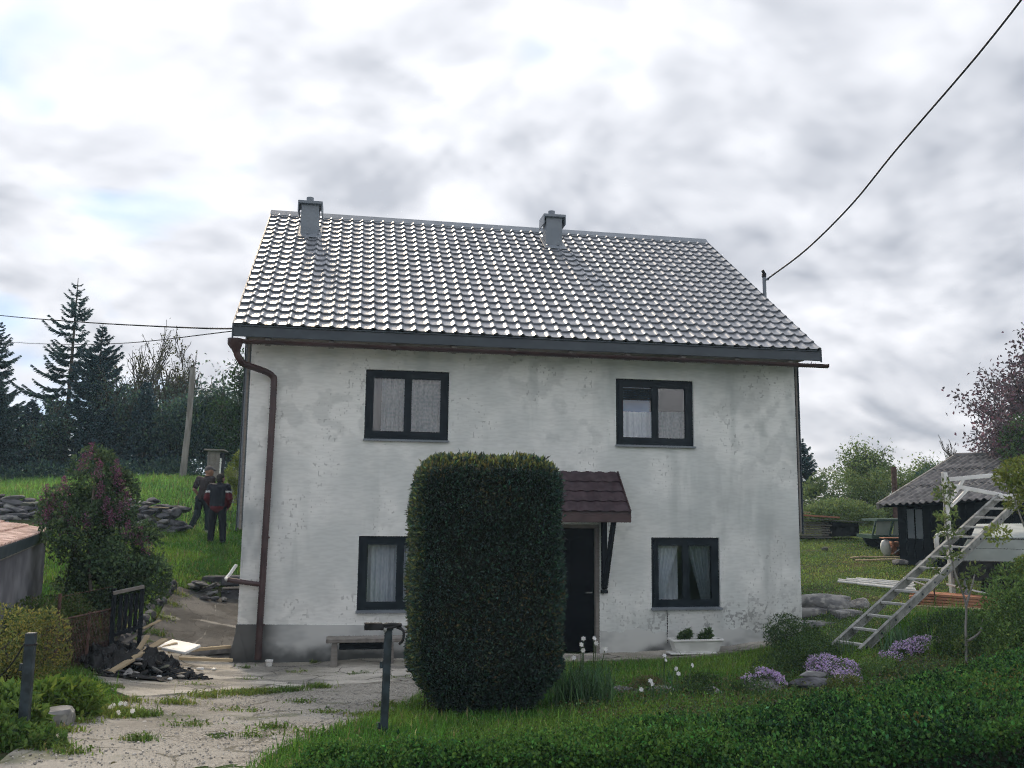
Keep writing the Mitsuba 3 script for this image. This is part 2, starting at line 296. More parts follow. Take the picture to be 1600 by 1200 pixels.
xs = np.unique(np.concatenate([np.arange(-12, 24.01, .125), np.arange(-24, 36.01, .5), np.linspace(36, 800, 24)[1:], -np.linspace(24, 800, 24)[1:]]))
ys = np.unique(np.concatenate([np.arange(-13, 20.01, .125), np.arange(-22, 50.01, .5), np.linspace(50, 900, 24)[1:], -np.linspace(22, 300, 12)[1:]]))
g = np.stack(np.meshgrid(xs, ys, indexing='ij'), -1); zz = gz(g[..., 0], g[..., 1])
near = (np.abs(g[..., 0] - 4) < 25) & (np.abs(g[..., 1] - 10) < 35)
zz = zz + near * .05 * (meshkit.fbm(np.concatenate([g * 1.6, g[..., :1] * 0], -1), 3, 5) - .5)
nx, ny = len(xs), len(ys); i, j = np.meshgrid(np.arange(nx - 1), np.arange(ny - 1), indexing='ij')
q = np.stack([i * ny + j, (i + 1) * ny + j, (i + 1) * ny + j + 1, i * ny + j + 1], -1).reshape(-1, 4)
cen = g.reshape(-1, 2)[q].mean(1); inside = (cen[:, 0] > .35) & (cen[:, 0] < 9.2) & (cen[:, 1] > .35) & (cen[:, 1] < 8.9)
put((np.concatenate([g, zz[..., None]], -1).reshape(-1, 3), q[~inside]), 'soil', 'ground', True); structure('ground')

def sheet(poly, key, bsdf, lift, step=.13, seed=0, rough=.012, skirt=.12):
    v, f = trimesh.creation.triangulate_polygon(Polygon(poly).segmentize(.25), engine='earcut')
    v3 = np.concatenate([v, np.zeros((len(v), 1))], 1)
    v3, f = trimesh.remesh.subdivide_to_size(v3, f, step, max_iter=12)
    m = trimesh.Trimesh(v3, f); m.merge_vertices(); v3, f = np.array(m.vertices), np.array(m.faces)
    v3[:, 2] = gz(v3[:, 0], v3[:, 1]) + lift + rough * 2 * (meshkit.fbm(v3 * 3.1 + seed, 3, seed) - .5)
    if np.cross(v3[f[0, 1]] - v3[f[0, 0]], v3[f[0, 2]] - v3[f[0, 0]])[2] < 0: f = f[:, ::-1]
    e = m.edges[trimesh.grouping.group_rows(m.edges_sorted, require_count=1)]
    n0 = len(v3); b = np.unique(e); mp = {k: n0 + t for t, k in enumerate(b)}
    lo = v3[b] - [0, 0, skirt]; lo_i = np.vectorize(mp.get)(e)
    sk = np.concatenate([np.stack([e[:, 0], e[:, 1], lo_i[:, 1]], 1), np.stack([e[:, 0], lo_i[:, 1], lo_i[:, 0]], 1)])
    put((np.vstack([v3, lo]), np.vstack([f, sk])), bsdf, key, 40); structure(key)
def wobble(pts, amp, seed, step=.3):
    p = np.array(Polygon(pts).segmentize(step).exterior.coords)[:-1]
    w = np.stack([meshkit.fbm(np.concatenate([p * 1.7, p[:, :1] * 0 + k], 1), 3, seed + k) - .5 for k in (0, 1)], 1)
    return p + w * 2 * amp
DRIVE = wobble([(-.9, -9.5), (-.78, -6.2), (-.72, -5.0), (-.55, -3.9), (.3, -3.0), (1.5, -2.45), (2.45, -2.1), (4.6, -1.9), (4.6, -2.6), (3.3, -3.2), (2.7, -3.5), (2.25, -4.9), (1.7, -6.05), (1.12, -7.5), (1.0, -9.5)], .10, 3)
APRON = wobble([(-.62, -4.2), (-1.1, -3.4), (-1.55, -2.2), (-1.75, -.8), (-1.62, .2), (-.2, .25), (-.06, -.02), (4.9, -.02), (9.3, -.02), (9.35, -.32), (8.2, -.52), (6.4, -.62), (5.0, -.75), (4.7, -2.0), (2.5, -2.15), (1.5, -2.5), (.3, -3.05), (-.4, -3.9)], .05, 8)
PATH = wobble([(-1.62, .1), (-1.55, 1.4), (-1.6, 2.8), (-1.62, 4.1), (-.02, 4.15), (-.02, .15)], .03, 12)
sheet(APRON, 'concrete_apron', 'concrete', .035, seed=2, rough=.018)
sheet(DRIVE, 'driveway', 'gravel_mat', .022, seed=1, rough=.015)
sheet(PATH, 'path', 'path_concrete', .045, seed=3)
HARD = [Polygon(DRIVE).buffer(.02), Polygon(APRON).buffer(.02), Polygon(PATH).buffer(.02)]
import shapely
def on_hard(x, y, inset=0.):
    pts = shapely.points(x, y); m = np.zeros(len(x), bool)
    for P in HARD: m |= shapely.contains(P.buffer(-inset) if inset else P, pts)
    return m

# ------------------------------------------------------------------ the house
W, DEPTH = 9.54, 9.27
EY, EZ, RY, RZ = -.484, 5.219, 4.636, 8.742
RX0, RX1 = -.246, 9.811
SL = math.hypot(RY - EY, RZ - EZ); SU = np.array([0, RY - EY, RZ - EZ]) / SL; SN = np.array([0, -SU[2], SU[1]])
def roof_z(y): return EZ + (y - EY) * (RZ - EZ) / (RY - EY)
H = thing('house', 'white rendered two-storey house with a grey tiled roof', 'house')
WIN = {'ul': (1.859, 3.25, 3.508, 4.671), 'ur': (6.173, 7.598, 3.508, 4.671), 'll': (1.833, 3.16, .739, 1.927), 'lr': (6.789, 8.031, .739, 1.927)}
DOOR = (4.88, 5.80, 0.0, 2.07)
wall2d = Polygon([(0, -.3), (W, -.3), (W, 5.30), (0, 5.30)])
for w in WIN.values(): wall2d = wall2d.difference(sbox(w[0], w[2], w[1], w[3]))
wall2d = wall2d.difference(sbox(DOOR[0] - .07, -.4, DOOR[1] + .07, DOOR[3] + .07))
def extrude_xz(poly, y0, y1):
    m = trimesh.creation.extrude_polygon(poly, y1 - y0, engine='earcut')
    v = np.array(m.vertices); v = np.stack([v[:, 0], y1 - v[:, 2], v[:, 1]], 1)
    return v, np.array(m.faces)
def extrude_yz(poly, x0, x1):
    m = trimesh.creation.extrude_polygon(poly, x1 - x0, engine='earcut')
    v = np.array(m.vertices); v = np.stack([x0 + v[:, 2], v[:, 0], v[:, 1]], 1)
    return v, np.array(m.faces)
gable = Polygon([(.302, -.3), (DEPTH, -.3), (DEPTH, 5.30), (RY, RZ - .28), (.302, 5.36)])
wm = MB()
wm.add(*extrude_xz(wall2d, 0, .30))
wm.add(*extrude_yz(gable, 0, .3)); wm.add(*extrude_yz(gable, W - .3, W))
wm.add(box2((.3, DEPTH - .3, -.3), (W - .3, DEPTH, 5.3), .001))
part(H, 'wall', wm.get(), 'plaster')
# plinth: slightly proud band, ending at the door
pl = MB()
pl.add(*extrude_xz(Polygon([(-.02, -.3), (DOOR[0] - .08, -.3), (DOOR[0] - .08, .50), (2.5, .51), (-.02, .555)]), -.014, .0))
pl.add(*extrude_xz(Polygon([(DOOR[1] + .08, -.3), (W + .012, -.3), (W + .012, .26)] + [(float(x), .36 + .05 * math.sin(x * 7.) * math.sin(x * 3.1) + .02 * math.sin(x * 31.)) for x in np.arange(9.45, 5.95, -.06)] + [(DOOR[1] + .08, .375)]), -.006, .0))
pl.add(*extrude_yz(Polygon([(-.012, -.3), (3.2, -.3), (3.2, .8), (-.012, .555)]), -.02, .0))
# splayed foot of the left corner
pl.add(trimesh.convex.convex_hull(np.array([(-.10, -.07, -.3), (.20, -.07, -.3), (-.10, .5, -.3), (-.09, -.06, .05), (.17, -.05, .02), (-.025, -.018, .42), (.05, -.018, .42), (-.025, .5, .42), (.2, .3, -.3)])))
part(H, 'plinth', pl.get(), 'plinth_concrete')
# dark floors and rooms behind the openings
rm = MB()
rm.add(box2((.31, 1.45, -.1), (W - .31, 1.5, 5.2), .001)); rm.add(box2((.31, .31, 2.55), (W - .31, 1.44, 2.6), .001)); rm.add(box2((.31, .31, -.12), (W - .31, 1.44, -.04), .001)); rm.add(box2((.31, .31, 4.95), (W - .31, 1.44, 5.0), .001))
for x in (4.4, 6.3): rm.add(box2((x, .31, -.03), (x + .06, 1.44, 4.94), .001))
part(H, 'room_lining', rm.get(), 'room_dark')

# roof: deck, tiles
R = part(H, 'roof', (lambda m: m.get())(MB().add(*extrude_yz(Polygon([(EY + .03, EZ - .05), (RY, RZ - .05), (2 * RY - EY, EZ - .05), (2 * RY - EY, EZ - .17), (RY, RZ - .17), (EY + .03, EZ - .17)]), RX0 + .03, RX1 - .03))), 'grey_wood')
NC, NR = 45, 21
PW, PL = (RX1 - RX0) / NC, SL / NR
STEP = .036
def tile_mesh():
    u = np.array([0, .08, .16, .30, .50, .62, .70, .78, .86, .94, 1.0])
    prof = np.array([.010, .002, 0, 0, 0, .004, .016, .030, .034, .026, .010])
    rows = []
    for s, up in ((0.0, STEP), (PL * .5, STEP * .5), (PL + .01, 0.0)):
        rows.append(np.stack([u * PW, np.full(len(u), s), prof + up + .006], 1))
    low = rows[0].copy(); low[:, 2] -= STEP + .006; low[:, 1] += .018
    drip = rows[0].copy()
    v = np.vstack([low, drip] + rows); n = len(u); f = []
    for r in (0, 2, 3):
        for k in range(n - 1):
            a = r * n + k; f += [(a, a + 1, a + n + 1), (a, a + n + 1, a + n)]
    # side lip, so that a seam shows between neighbours
    return v, np.array(f)
tv, tf = tile_mesh()
MAP = np.stack([[1, 0, 0], SU, SN], 1)          # local (x, up-slope, normal) -> world
tvw = tv @ MAP.T
tile_ply = mikit.ply((tvw, tf), 'roof_metal', smooth=35)
rt = rng(5); field = MB()
def tile_pos(r, c):
    return np.array([RX0 + c * PW, EY, EZ]) + SU * (r * PL)
chims = []
for r in range(NR):
    for c in range(NC):
        p = tile_pos(r, c)
        d = rt.normal(0, 1, 3) * (.0006, .0012, .0008)
        if r < 6 or (r == 6 and c < 30):
            k = key_for(R + '__tile'); scene[k] = {**tile_ply, 'to_world': T().translate((p + d).tolist()).rotate([1, 0, 0], float(rt.normal(0, .18)))}
        else: field.add(tvw + p + d, tf)
part(R, 'upper_tiles', field.get(), 'roof_metal', 35, stuff=True)
back = MB()
for r in range(NR):
    a = np.array([0, RY, RZ]); sd = np.array([0, SU[1], -SU[2]]); nb = np.array([0, SU[2], SU[1]])
    p0 = a + sd * (r * PL) + nb * .005; p1 = a + sd * ((r + 1) * PL + .01) + nb * (.005 + STEP)
    xx = np.linspace(RX0, RX1, NC * 4 + 1); w = .017 * (1 + np.cos((xx - RX0) / PW * 2 * np.pi + 1))
    A = np.stack([xx, p0[1] + nb[1] * w, p0[2] + nb[2] * w], 1); B = np.stack([xx, p1[1] + nb[1] * w, p1[2] + nb[2] * w], 1); C = B - nb * STEP
    n = len(xx); k = np.arange(n - 1); back.add(np.vstack([A, B, C]), np.vstack([np.stack([k, k + n, k + n + 1, k + 1], 1), np.stack([k + n, k + 2 * n, k + 2 * n + 1, k + n + 1], 1)]))
part(R, 'rear_slope', back.get(), 'roof_metal', stuff=True)
# ridge cap, verge trims, eaves fascia
rc = Polygon([(RY - .21, RZ - .21 * .688 + .062), (RY - .03, RZ + .075), (RY + .03, RZ + .075), (RY + .21, RZ - .21 * .688 + .062), (RY + .20, RZ - .21 * .688 + .02), (RY, RZ + .05), (RY - .20, RZ - .21 * .688 + .02)])
part(R, 'ridge_cap', extrude_yz(rc, RX0 - .01, RX1 + .01), 'clad_metal')
for x in (RX0, RX1):
    vp = Polygon([(EY - .01, EZ - .20), (EY - .01, EZ + .03), (RY, RZ + .065), (2 * RY - EY, EZ + .03), (2 * RY - EY, EZ - .20), (RY, RZ - .16)])
    part(R, 'verge_trim', extrude_yz(vp, x - .012, x + .012), 'fascia_metal')
part(R, 'fascia', box2((RX0 + .013, EY - .006, EZ - .175), (RX1 - .013, EY + .018, EZ + .002), .004), 'fascia_metal')
part(R, 'fascia_lip', box2((RX0 + .013, EY - .03, EZ - .012), (RX1 - .013, EY - .007, EZ + .006), .004), 'fascia_metal')
for k in range(10):
    x = .29 + k * .995
    part(R, 'rafter', beam((x, .02, EZ - .08 + .0), (x, EY + .05, EZ - .24), .085, .13), 'grey_wood')
part(R, 'soffit_board', box2((.0, EY + .03, EZ - .165), (W, -.002, EZ - .150), .003), 'grey_wood')
# chimneys
for cx, cy in ((.645, 3.47), (5.90, 3.70)):
    zb = roof_z(cy) - .25; zt = roof_z(cy) + .68
    ch = part(H, 'chimney', cbox((cx, cy + .18, (zb + zt) / 2), (.365, .36, zt - zb), .006), 'clad_metal')
    cm = MB(); cm.add(cbox((cx, cy + .18, zt + .03), (.50, .50, .06), .006))
    for s in (-1, 1): cm.add(cbox((cx + s * .24, cy + .18, zt - .085), (.022, .50, .17), .004))
    part(ch, 'cap', cm.get(), 'clad_metal')
    part(ch, 'flue', tube([(cx - .02, cy + .18, zt + .05), (cx - .02, cy + .18, zt + .20)], .075, 20), 'clad_metal', 40)
    ap = MB()
    for s in (-1, 1):
        ap.add(beam(np.array([cx + s * .215, cy - .06, roof_z(cy - .06)]) + SN * .05, np.array([cx + s * .215, cy + .42, roof_z(cy + .42)]) + SN * .05, .07, .012, .003, up=SN))
    ap.add(beam(np.array([cx - .25, cy - .10, roof_z(cy - .10)]) + SN * .048, np.array([cx + .25, cy - .10, roof_z(cy - .10)]) + SN * .048, .20, .010, .003, up=SN))
    part(ch, 'flashing', ap.get(), 'clad_metal')
# gable cladding, seen edge-on at both corners
for s, x0, x1 in ((-1, -.085, -.004), (1, W + .004, W + .075)):
    gp = Polygon([(.03, 2.05), (DEPTH, 2.05), (DEPTH, 5.2), (RY, RZ - .22), (.03, 5.30)])
    part(H, 'gable_cladding', extrude_yz(gp, x0, x1), 'clad_metal')
    xe = x0 - .02 if s < 0 else x1 + .005
    part(H, 'corner_strip', box2((xe, .005, 2.0), (xe + .015, .07, 5.25), .003), 'fascia_metal')
    part(H, 'corner_strip', box2(((-.055 if s < 0 else W + .02), -.012, 2.02), ((-.02 if s < 0 else W + .045), .026, 5.2), .004), 'grey_wood')

# gutter and downpipe
GYY = -.575
def gutter(x0, x1, z0, zz1, r=.062):
    a = np.linspace(np.pi, 2 * np.pi, 11); prof = np.stack([r * np.cos(a), r * np.sin(a)], 1)
    prof = np.vstack([prof + 0, prof[::-1] * .93]); pr_ = np.vstack([prof, prof[:1]])
    n = len(pr_); v = []
    for x, z in ((x0, z0), (x1, zz1)): v.append(np.stack([np.full(n, x), GYY + pr_[:, 0], z + pr_[:, 1]], 1))
    k = np.arange(n - 1); f = np.stack([k, k + 1, k + n + 1, k + n], 1)
    return np.vstack(v), f
G = part(H, 'gutter', gutter(-.25, 9.875, 4.975, 4.965), 'brown_paint', 40)
part(G, 'end_cap', cbox((9.872, GYY, 4.942), (.008, .125, .062), .003), 'brown_paint')
for k in range(12):
    x = .15 + k * .86
    part(G, 'gutter_bracket', tube([(x, GYY + .062, 5.02), (x, GYY + .066, 4.97), (x, GYY + .046, 4.928), (x, GYY, 4.909), (x, GYY - .046, 4.928), (x, GYY - .066, 4.978)], .005, 6), 'brown_paint')
pts = bez([(-.175, GYY, 4.94), (-.165, GYY + .01, 4.80), (-.13, GYY + .03, 4.70), (-.06, -.48, 4.615), (.10, -.33, 4.575), (.27, -.16, 4.535), (.355, -.095, 4.48), (.385, -.085, 4.36), (.383, -.085, 3.5), (.36, -.085, 1.5), (.348, -.085, .55), (.345, -.085, .03)], 8)
rr = np.full(len(pts), .052); rr[:10] = np.linspace(.11, .055, 10)
DP = part(H, 'downpipe', tube(pts, rr, 16), 'brown_paint', 40)
part(DP, 'funnel', tube([(-.19, GYY, 4.985), (-.19, GYY, 4.90), (-.18, GYY, 4.84)], [.115, .112, .075], 14), 'brown_paint', 40)
for z in (3.95, 1.9, .55):
    part(DP, 'pipe_clip', tube([(.36 + .007 * z, -.085, z - .012), (.36 + .007 * z, -.085, z + .012)], .064, 16), 'brown_paint', 40)
part(DP, 'side_pipe', tube(bez([(.355, -.085, 1.17), (.15, -.085, 1.195), (-.17, -.085, 1.245)], 6), .038, 12), 'brown_paint', 40)
part(DP, 'side_pipe', tube(bez([(-.17, -.085, 1.245), (-.20, -.05, 1.26), (-.16, .05, 1.32), (-.09, .2, 1.45)], 5), .028, 12), 'white_paint', 40, label='white plastic end of the side pipe')

# windows
def wave_curtain(x0, x1, z0, z1, y, seed, amp=.022, poly=None):
    n = 60; x = np.linspace(x0, x1, n); zs = np.linspace(z0, z1, 14)
    r = rng(seed); ph = np.cumsum(r.uniform(.3, .9, n)); X, Z = np.meshgrid(x, zs, indexing='ij')
    Y = y + amp * np.sin(ph)[:, None] * np.linspace(1.15, .7, 14)[None]
    if poly is not None: X = poly(X, Z)
    i, j = np.meshgrid(np.arange(n - 1), np.arange(13), indexing='ij'); a = i * 14 + j
    return np.stack([X, Y, Z], -1).reshape(-1, 3), np.stack([a, a + 14, a + 15, a + 1], -1).reshape(-1, 4)
def ring(x0, x1, z0, z1, w, y0, y1):
    return extrude_xz(sbox(x0, z0, x1, z1).difference(sbox(x0 + w, z0 + w, x1 - w, z1 - w)), y0, y1)
def window(w, label, sill=True):
    x0, x1, z0, z1 = w; k = part(H, 'window', ring(x0 + .002, x1 - .002, z0 + .002, z1 - .002, .058, .045, .115), 'frame_paint', label=label)
    xm = (x0 + x1) / 2; out = []
    for a, b, dy in ((x0 + .06, xm + .03, 0), (xm - .005, x1 - .06, .008)):
        part(k, 'sash', ring(a, b, z0 + .062, z1 - .062, .078, .03 + dy, .044 + dy), 'frame_paint')
        g0, g1 = a + .076, b - .076
        v = np.array([(g0, .06 + dy, z0 + .136), (g1, .06 + dy, z0 + .136), (g1, .06 + dy, z1 - .136), (g0, .06 + dy, z1 - .136)])
        part(k, 'pane', (v, np.array([(0, 1, 2), (0, 2, 3)])), 'glass'); out.append((g0, g1))
    part(k, 'sill', trimesh.convex.convex_hull(np.array([(x, y, z) for x in (x0 - .015, x1 + .02) for y, z in ((-.055, z0 - .032), (-.055, z0 - .004), (.05, z0 + .012), (.05, z0 - .02))])), 'clad_metal')
    return k, out, z0 + .1, z1 - .1
K, o, za, zb = window(WIN['ul'], 'upper left window with the dark left half of its curtain missing')
part(K, 'curtain', wave_curtain(o[0][0] + .14, o[0][1] + .04, za, zb, .20, 1), 'curtain'); part(K, 'curtain', wave_curtain(o[1][0] - .03, o[1][1] + .06, za, zb, .20, 2), 'curtain')
K, o, za, zb = window(WIN['ur'], 'upper right window with a shutter lowered a little in its left half')
for t in range(5):
    part(K, 'shutter_slat', cbox(((o[0][0] + o[0][1]) / 2, .048, zb - .075 - t * .043), (o[0][1] - o[0][0] + .02, .012, .039), .004), 'frame_paint')
scene['blue_backing_mat'] = pr((.03, .13, .32), (.045, .16, .36), s=5., rough=.9)
scene['lace'] = {'type': 'principledthin', 'base_color': proc(lambda p, n, uv: mix((.48, .56, .64), (.66, .72, .76), noise(p.x * 30., p.y * 4., p.z * 22.))), 'roughness': .9, 'diff_trans': 0.6}
part(K, 'blind', box2((o[0][0] - .03, .24, za), (o[0][1] + .03, .25, zb), .002), 'blue_backing_mat', label='flat blue sheet behind the left pane')  # flat blue sheet behind the glass gives this pane its blue tone
part(K, 'curtain', wave_curtain(o[0][0] - .03, o[0][1] + .03, za, za + .50, .17, 3), 'lace'); part(K, 'curtain', wave_curtain(o[1][0] - .03, o[1][1] + .03, za, za + .52, .17, 4), 'curtain')
K, o, za, zb = window(WIN['ll'], 'lower left window half hidden by the clipped hedge')
part(K, 'curtain', wave_curtain(o[0][0] + .02, o[0][1] + .04, za, zb, .19, 5), 'lace'); part(K, 'curtain', wave_curtain(o[1][0], o[1][1], za, zb, .19, 6), 'lace')
K, o, za, zb = window(WIN['lr'], 'lower right window with curtains tied back to both sides')
def tie(side, x0, x1):
    def fn(X, Z):
        t = np.clip((zb - Z) / (zb - za), 0, 1)
        u = (X - x0) / (x1 - x0)
        wid = 1 - .72 * t if side < 0 else 1 - .62 * t
        return x0 + (x1 - x0) * (u * wid if side < 0 else 1 - (1 - u) * wid)
    return fn
part(K, 'curtain', wave_curtain(o[0][0] - .02, o[0][1] - .02, za, zb, .16, 7, poly=tie(-1, o[0][0] - .02, o[0][1] - .05)), 'lace'); part(K, 'net_curtain', wave_curtain(o[0][0] - .03, o[0][1] + .03, za, zb, .36, 17, .012), 'lace')
part(K, 'curtain', wave_curtain(o[1][0], o[1][1] + .02, za, zb, .16, 8, poly=tie(1, o[1][0] + .02, o[1][1] + .02)), 'curtain')
part(K, 'window_board', box2((WIN['lr'][0], .125, WIN['lr'][2] + .06), (WIN['lr'][1], .34, WIN['lr'][2] + .09)), 'white_paint')
part(K, 'cable', tube(bez([(7.05, -.012, .73), (7.06, -.02, .5), (7.045, -.03, .30), (7.03, -.10, .16)], 6), .006, 6), 'black_sheet')
# door
D = part(H, 'door', box2((DOOR[0], .10, .03), (DOOR[1], .145, DOOR[3] - .002), .004), 'door_paint', label='dark front door half hidden by the hedge')
dm = MB(); dm.add(box2((DOOR[0] - .07, .004, 0), (DOOR[0] - .004, .16, DOOR[3]), .004)); dm.add(box2((DOOR[1] + .004, .004, 0), (DOOR[1] + .07, .16, DOOR[3]), .004)); dm.add(box2((DOOR[0] - .07, .004, DOOR[3] + .004), (DOOR[1] + .07, .16, DOOR[3] + .07), .004))
part(D, 'door_frame', dm.get(), 'grey_wood')
for z0, z1_ in ((.2, .85), (1.0, 1.93)):
    for x0, x1 in ((DOOR[0] + .10, DOOR[0] + .43), (DOOR[0] + .50, DOOR[1] - .10)):
        part(D, 'door_panel', box2((x0, .088, z0), (x1, .099, z1_), .006), 'door_paint')
part(D, 'threshold', box2((DOOR[0] - .10, -.12, -.10), (DOOR[1] + .10, .25, .0), .012), 'concrete')
part(D, 'handle', tube([(DOOR[1] - .05, .085, 1.0), (DOOR[1] - .05, .04, 1.0), (DOOR[1] - .16, .04, 1.0)], .009, 8), 'aluminium')
# canopy over the door
CX0, CX1 = 4.50, 6.17
CN = part(H, 'canopy', extrude_yz(Polygon([(.0, 2.93), (.0, 3.0), (-.70, 2.36), (-.70, 2.19), (-.66, 2.19), (-.66, 2.32)]), CX0, CX1), 'brown_paint', label='small dark brown tiled canopy over the front door')
cu = np.array([0, -.70, -.66]); CL = np.linalg.norm(cu); cu = cu / CL; cn = np.array([0, cu[2], -cu[1]]); cn = np.array([0, -.686, .728])
nrow, tw = 4, (CX1 - CX0 + .06) / 8
for r in range(nrow):
    for c in range(8):
        L = CL / nrow + .03; uu = np.linspace(0, 1, 9); wv = .011 * (1 - np.cos(uu * 2 * np.pi)); rows = []
        for s, h in ((0., .0), (L, .026)): rows.append(np.array([CX0 - .03 + c * tw, .004, 3.03])[None] + uu[:, None] * [tw, 0, 0] + cu * (s + r * CL / nrow) + cn * (h + wv[:, None]))
        rows.append(rows[1] - cn * .022); n = 9; k = np.arange(n - 1)
        part(CN, 'tile', (np.vstack(rows), np.vstack([np.stack([k, k + n, k + n + 1, k + 1], 1), np.stack([k + n, k + 2 * n, k + 2 * n + 1, k + n + 1], 1)])), 'canopy_tile', 30)
part(CN, 'edge_board', box2((CX0 - .035, -.735, 2.19), (CX1 + .03, -.702, 2.325), .006), 'brown_paint')
part(CN, 'side_trim', beam((CX1 + .02, .0, 3.02), (CX1 + .02, -.72, 2.34), .02, .10, .005), 'brown_paint')
for x in (4.68, 5.935):
    part(CN, 'bracket', trimesh.convex.convex_hull(np.array([(x + a, y, z) for a in (-.05, .05) for y, z in ((-.003, 1.06), (-.10, 1.06), (-.11, 1.0), (-.003, 1.0))] )), 'dark_wood')
    part(CN, 'bracket', beam((x, -.05, 1.07), (x, -.05, 2.33), .085, .085), 'dark_wood')
    part(CN, 'bracket', beam((x + .005, -.075, 1.10), (x + .005, -.60, 2.20), .075, .08), 'dark_wood')
    part(CN, 'bracket', beam((x, -.005, 2.25), (x, -.655, 2.25), .08, .085), 'dark_wood')
# electricity mast on the right verge
MST = part(H, 'mast', tube([(9.92, 1.80, 5.5), (9.90, 1.80, 7.18)], .036, 12), 'clad_metal', 40)
part(MST, 'mast_cap', tube(bez([(9.90, 1.80, 7.16), (9.90, 1.80, 7.24), (9.86, 1.78, 7.30)], 5), [.045] * 6 + [.03] * 5, 10), 'black_sheet')
part(MST, 'insulator', tube([(9.90, 1.80, 7.10), (9.97, 1.74, 7.12)], [.018, .03], 10), 'clad_metal')

# ------------------------------------------------------------------ clipped hedge column and low front hedge
def rbox_surface(n, lo, hi, p, r, taper=None):
    """points on a rounded box (superellipsoid) and outward normals"""
    d = rdir(r, n * 2); lo, hi = np.asarray(lo, float), np.asarray(hi, float); h = (hi - lo) / 2
    # sample by area of the box faces
    A = np.array([h[1] * h[2], h[1] * h[2], h[0] * h[2], h[0] * h[2], h[0] * h[1], h[0] * h[1]]); fc = r.choice(6, n, p=A / A.sum())
    q = r.uniform(-1, 1, (n, 3)); ax = fc // 2; q[np.arange(n), ax] = np.where(fc % 2, 1, -1)
    k = (np.abs(q) ** p).sum(1) ** (1 / p); s = q / k[:, None]
    nn = unit(np.sign(s) * np.abs(s) ** (p - 1) / h); return lo + h + s * h, nn
def hedge_column():
    k = thing('hedge_column', 'tall dark evergreen hedge clipped to a block in front of the house', 'hedge')
    r = rng(21); lo, hi = np.array([2.37, -5.62, .22]), np.array([3.90, -4.42, 2.93])
    def deform(P):
        z = P[:, 2]; c = (lo + hi)[:2] / 2
        t = np.clip((.74 - z) / .46, 0, 1) ** 1.1 * .42
        s = 1 - t * (.75 + .3 * meshkit.noise(P * 2.2, 4)); P[:, :2] = c + (P[:, :2] - c) * s[:, None]
        bump = meshkit.fbm(P * 2.6, 3, 9) - .5
        return P, bump
    m = trimesh.creation.icosphere(subdivisions=4); v = np.array(m.vertices); q = v / np.abs(v).max(1)[:, None]
    s = q / ((np.abs(q) ** 7).sum(1) ** (1 / 7))[:, None]; core = (lo + hi) / 2 + s * (hi - lo) / 2 * .93
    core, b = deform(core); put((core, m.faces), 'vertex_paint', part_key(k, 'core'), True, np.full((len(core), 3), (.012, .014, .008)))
    n = 95000; P, N = rbox_surface(n, lo, hi, 7, r); P, b = deform(P)
    P = P + N * (b * .09 + r.normal(0, .020, n) - .01)[:, None]
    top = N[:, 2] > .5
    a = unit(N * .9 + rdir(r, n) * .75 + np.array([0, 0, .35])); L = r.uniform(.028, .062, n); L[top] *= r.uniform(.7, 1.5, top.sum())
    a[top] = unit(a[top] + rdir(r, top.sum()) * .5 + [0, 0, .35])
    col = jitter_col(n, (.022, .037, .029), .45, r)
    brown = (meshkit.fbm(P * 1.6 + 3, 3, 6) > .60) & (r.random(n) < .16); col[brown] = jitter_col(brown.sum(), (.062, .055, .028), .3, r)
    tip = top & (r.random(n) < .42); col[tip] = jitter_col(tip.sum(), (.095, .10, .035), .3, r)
    left = (N[:, 0] < -.6) & (r.random(n) < .35); col[left] = jitter_col(left.sum(), (.055, .066, .028), .3, r)  # left-side leaves coloured lighter, sky light painted in
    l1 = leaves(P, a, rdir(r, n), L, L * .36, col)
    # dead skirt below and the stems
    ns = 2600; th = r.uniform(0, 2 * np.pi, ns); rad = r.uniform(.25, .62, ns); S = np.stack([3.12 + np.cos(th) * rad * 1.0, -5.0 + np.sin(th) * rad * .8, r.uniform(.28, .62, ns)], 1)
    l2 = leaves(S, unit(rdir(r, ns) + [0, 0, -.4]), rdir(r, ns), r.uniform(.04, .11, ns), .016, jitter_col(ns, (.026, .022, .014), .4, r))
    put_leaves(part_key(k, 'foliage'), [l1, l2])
    st = MB()
    for t in range(9):
        x, y = 3.12 + r.normal(0, .22), -5.0 + r.normal(0, .18); st.add(*tube([(x, y, z1(x, y) - .05), (x + r.normal(0, .04), y, .5), (x * .9 + .31, y, 1.2)], [.04, .032, .02], 7))
    put(st.get(), 'bark', part_key(k, 'trunk'), 40)
def part_key(k, n): return key_for(k + '__' + n)
hedge_column()

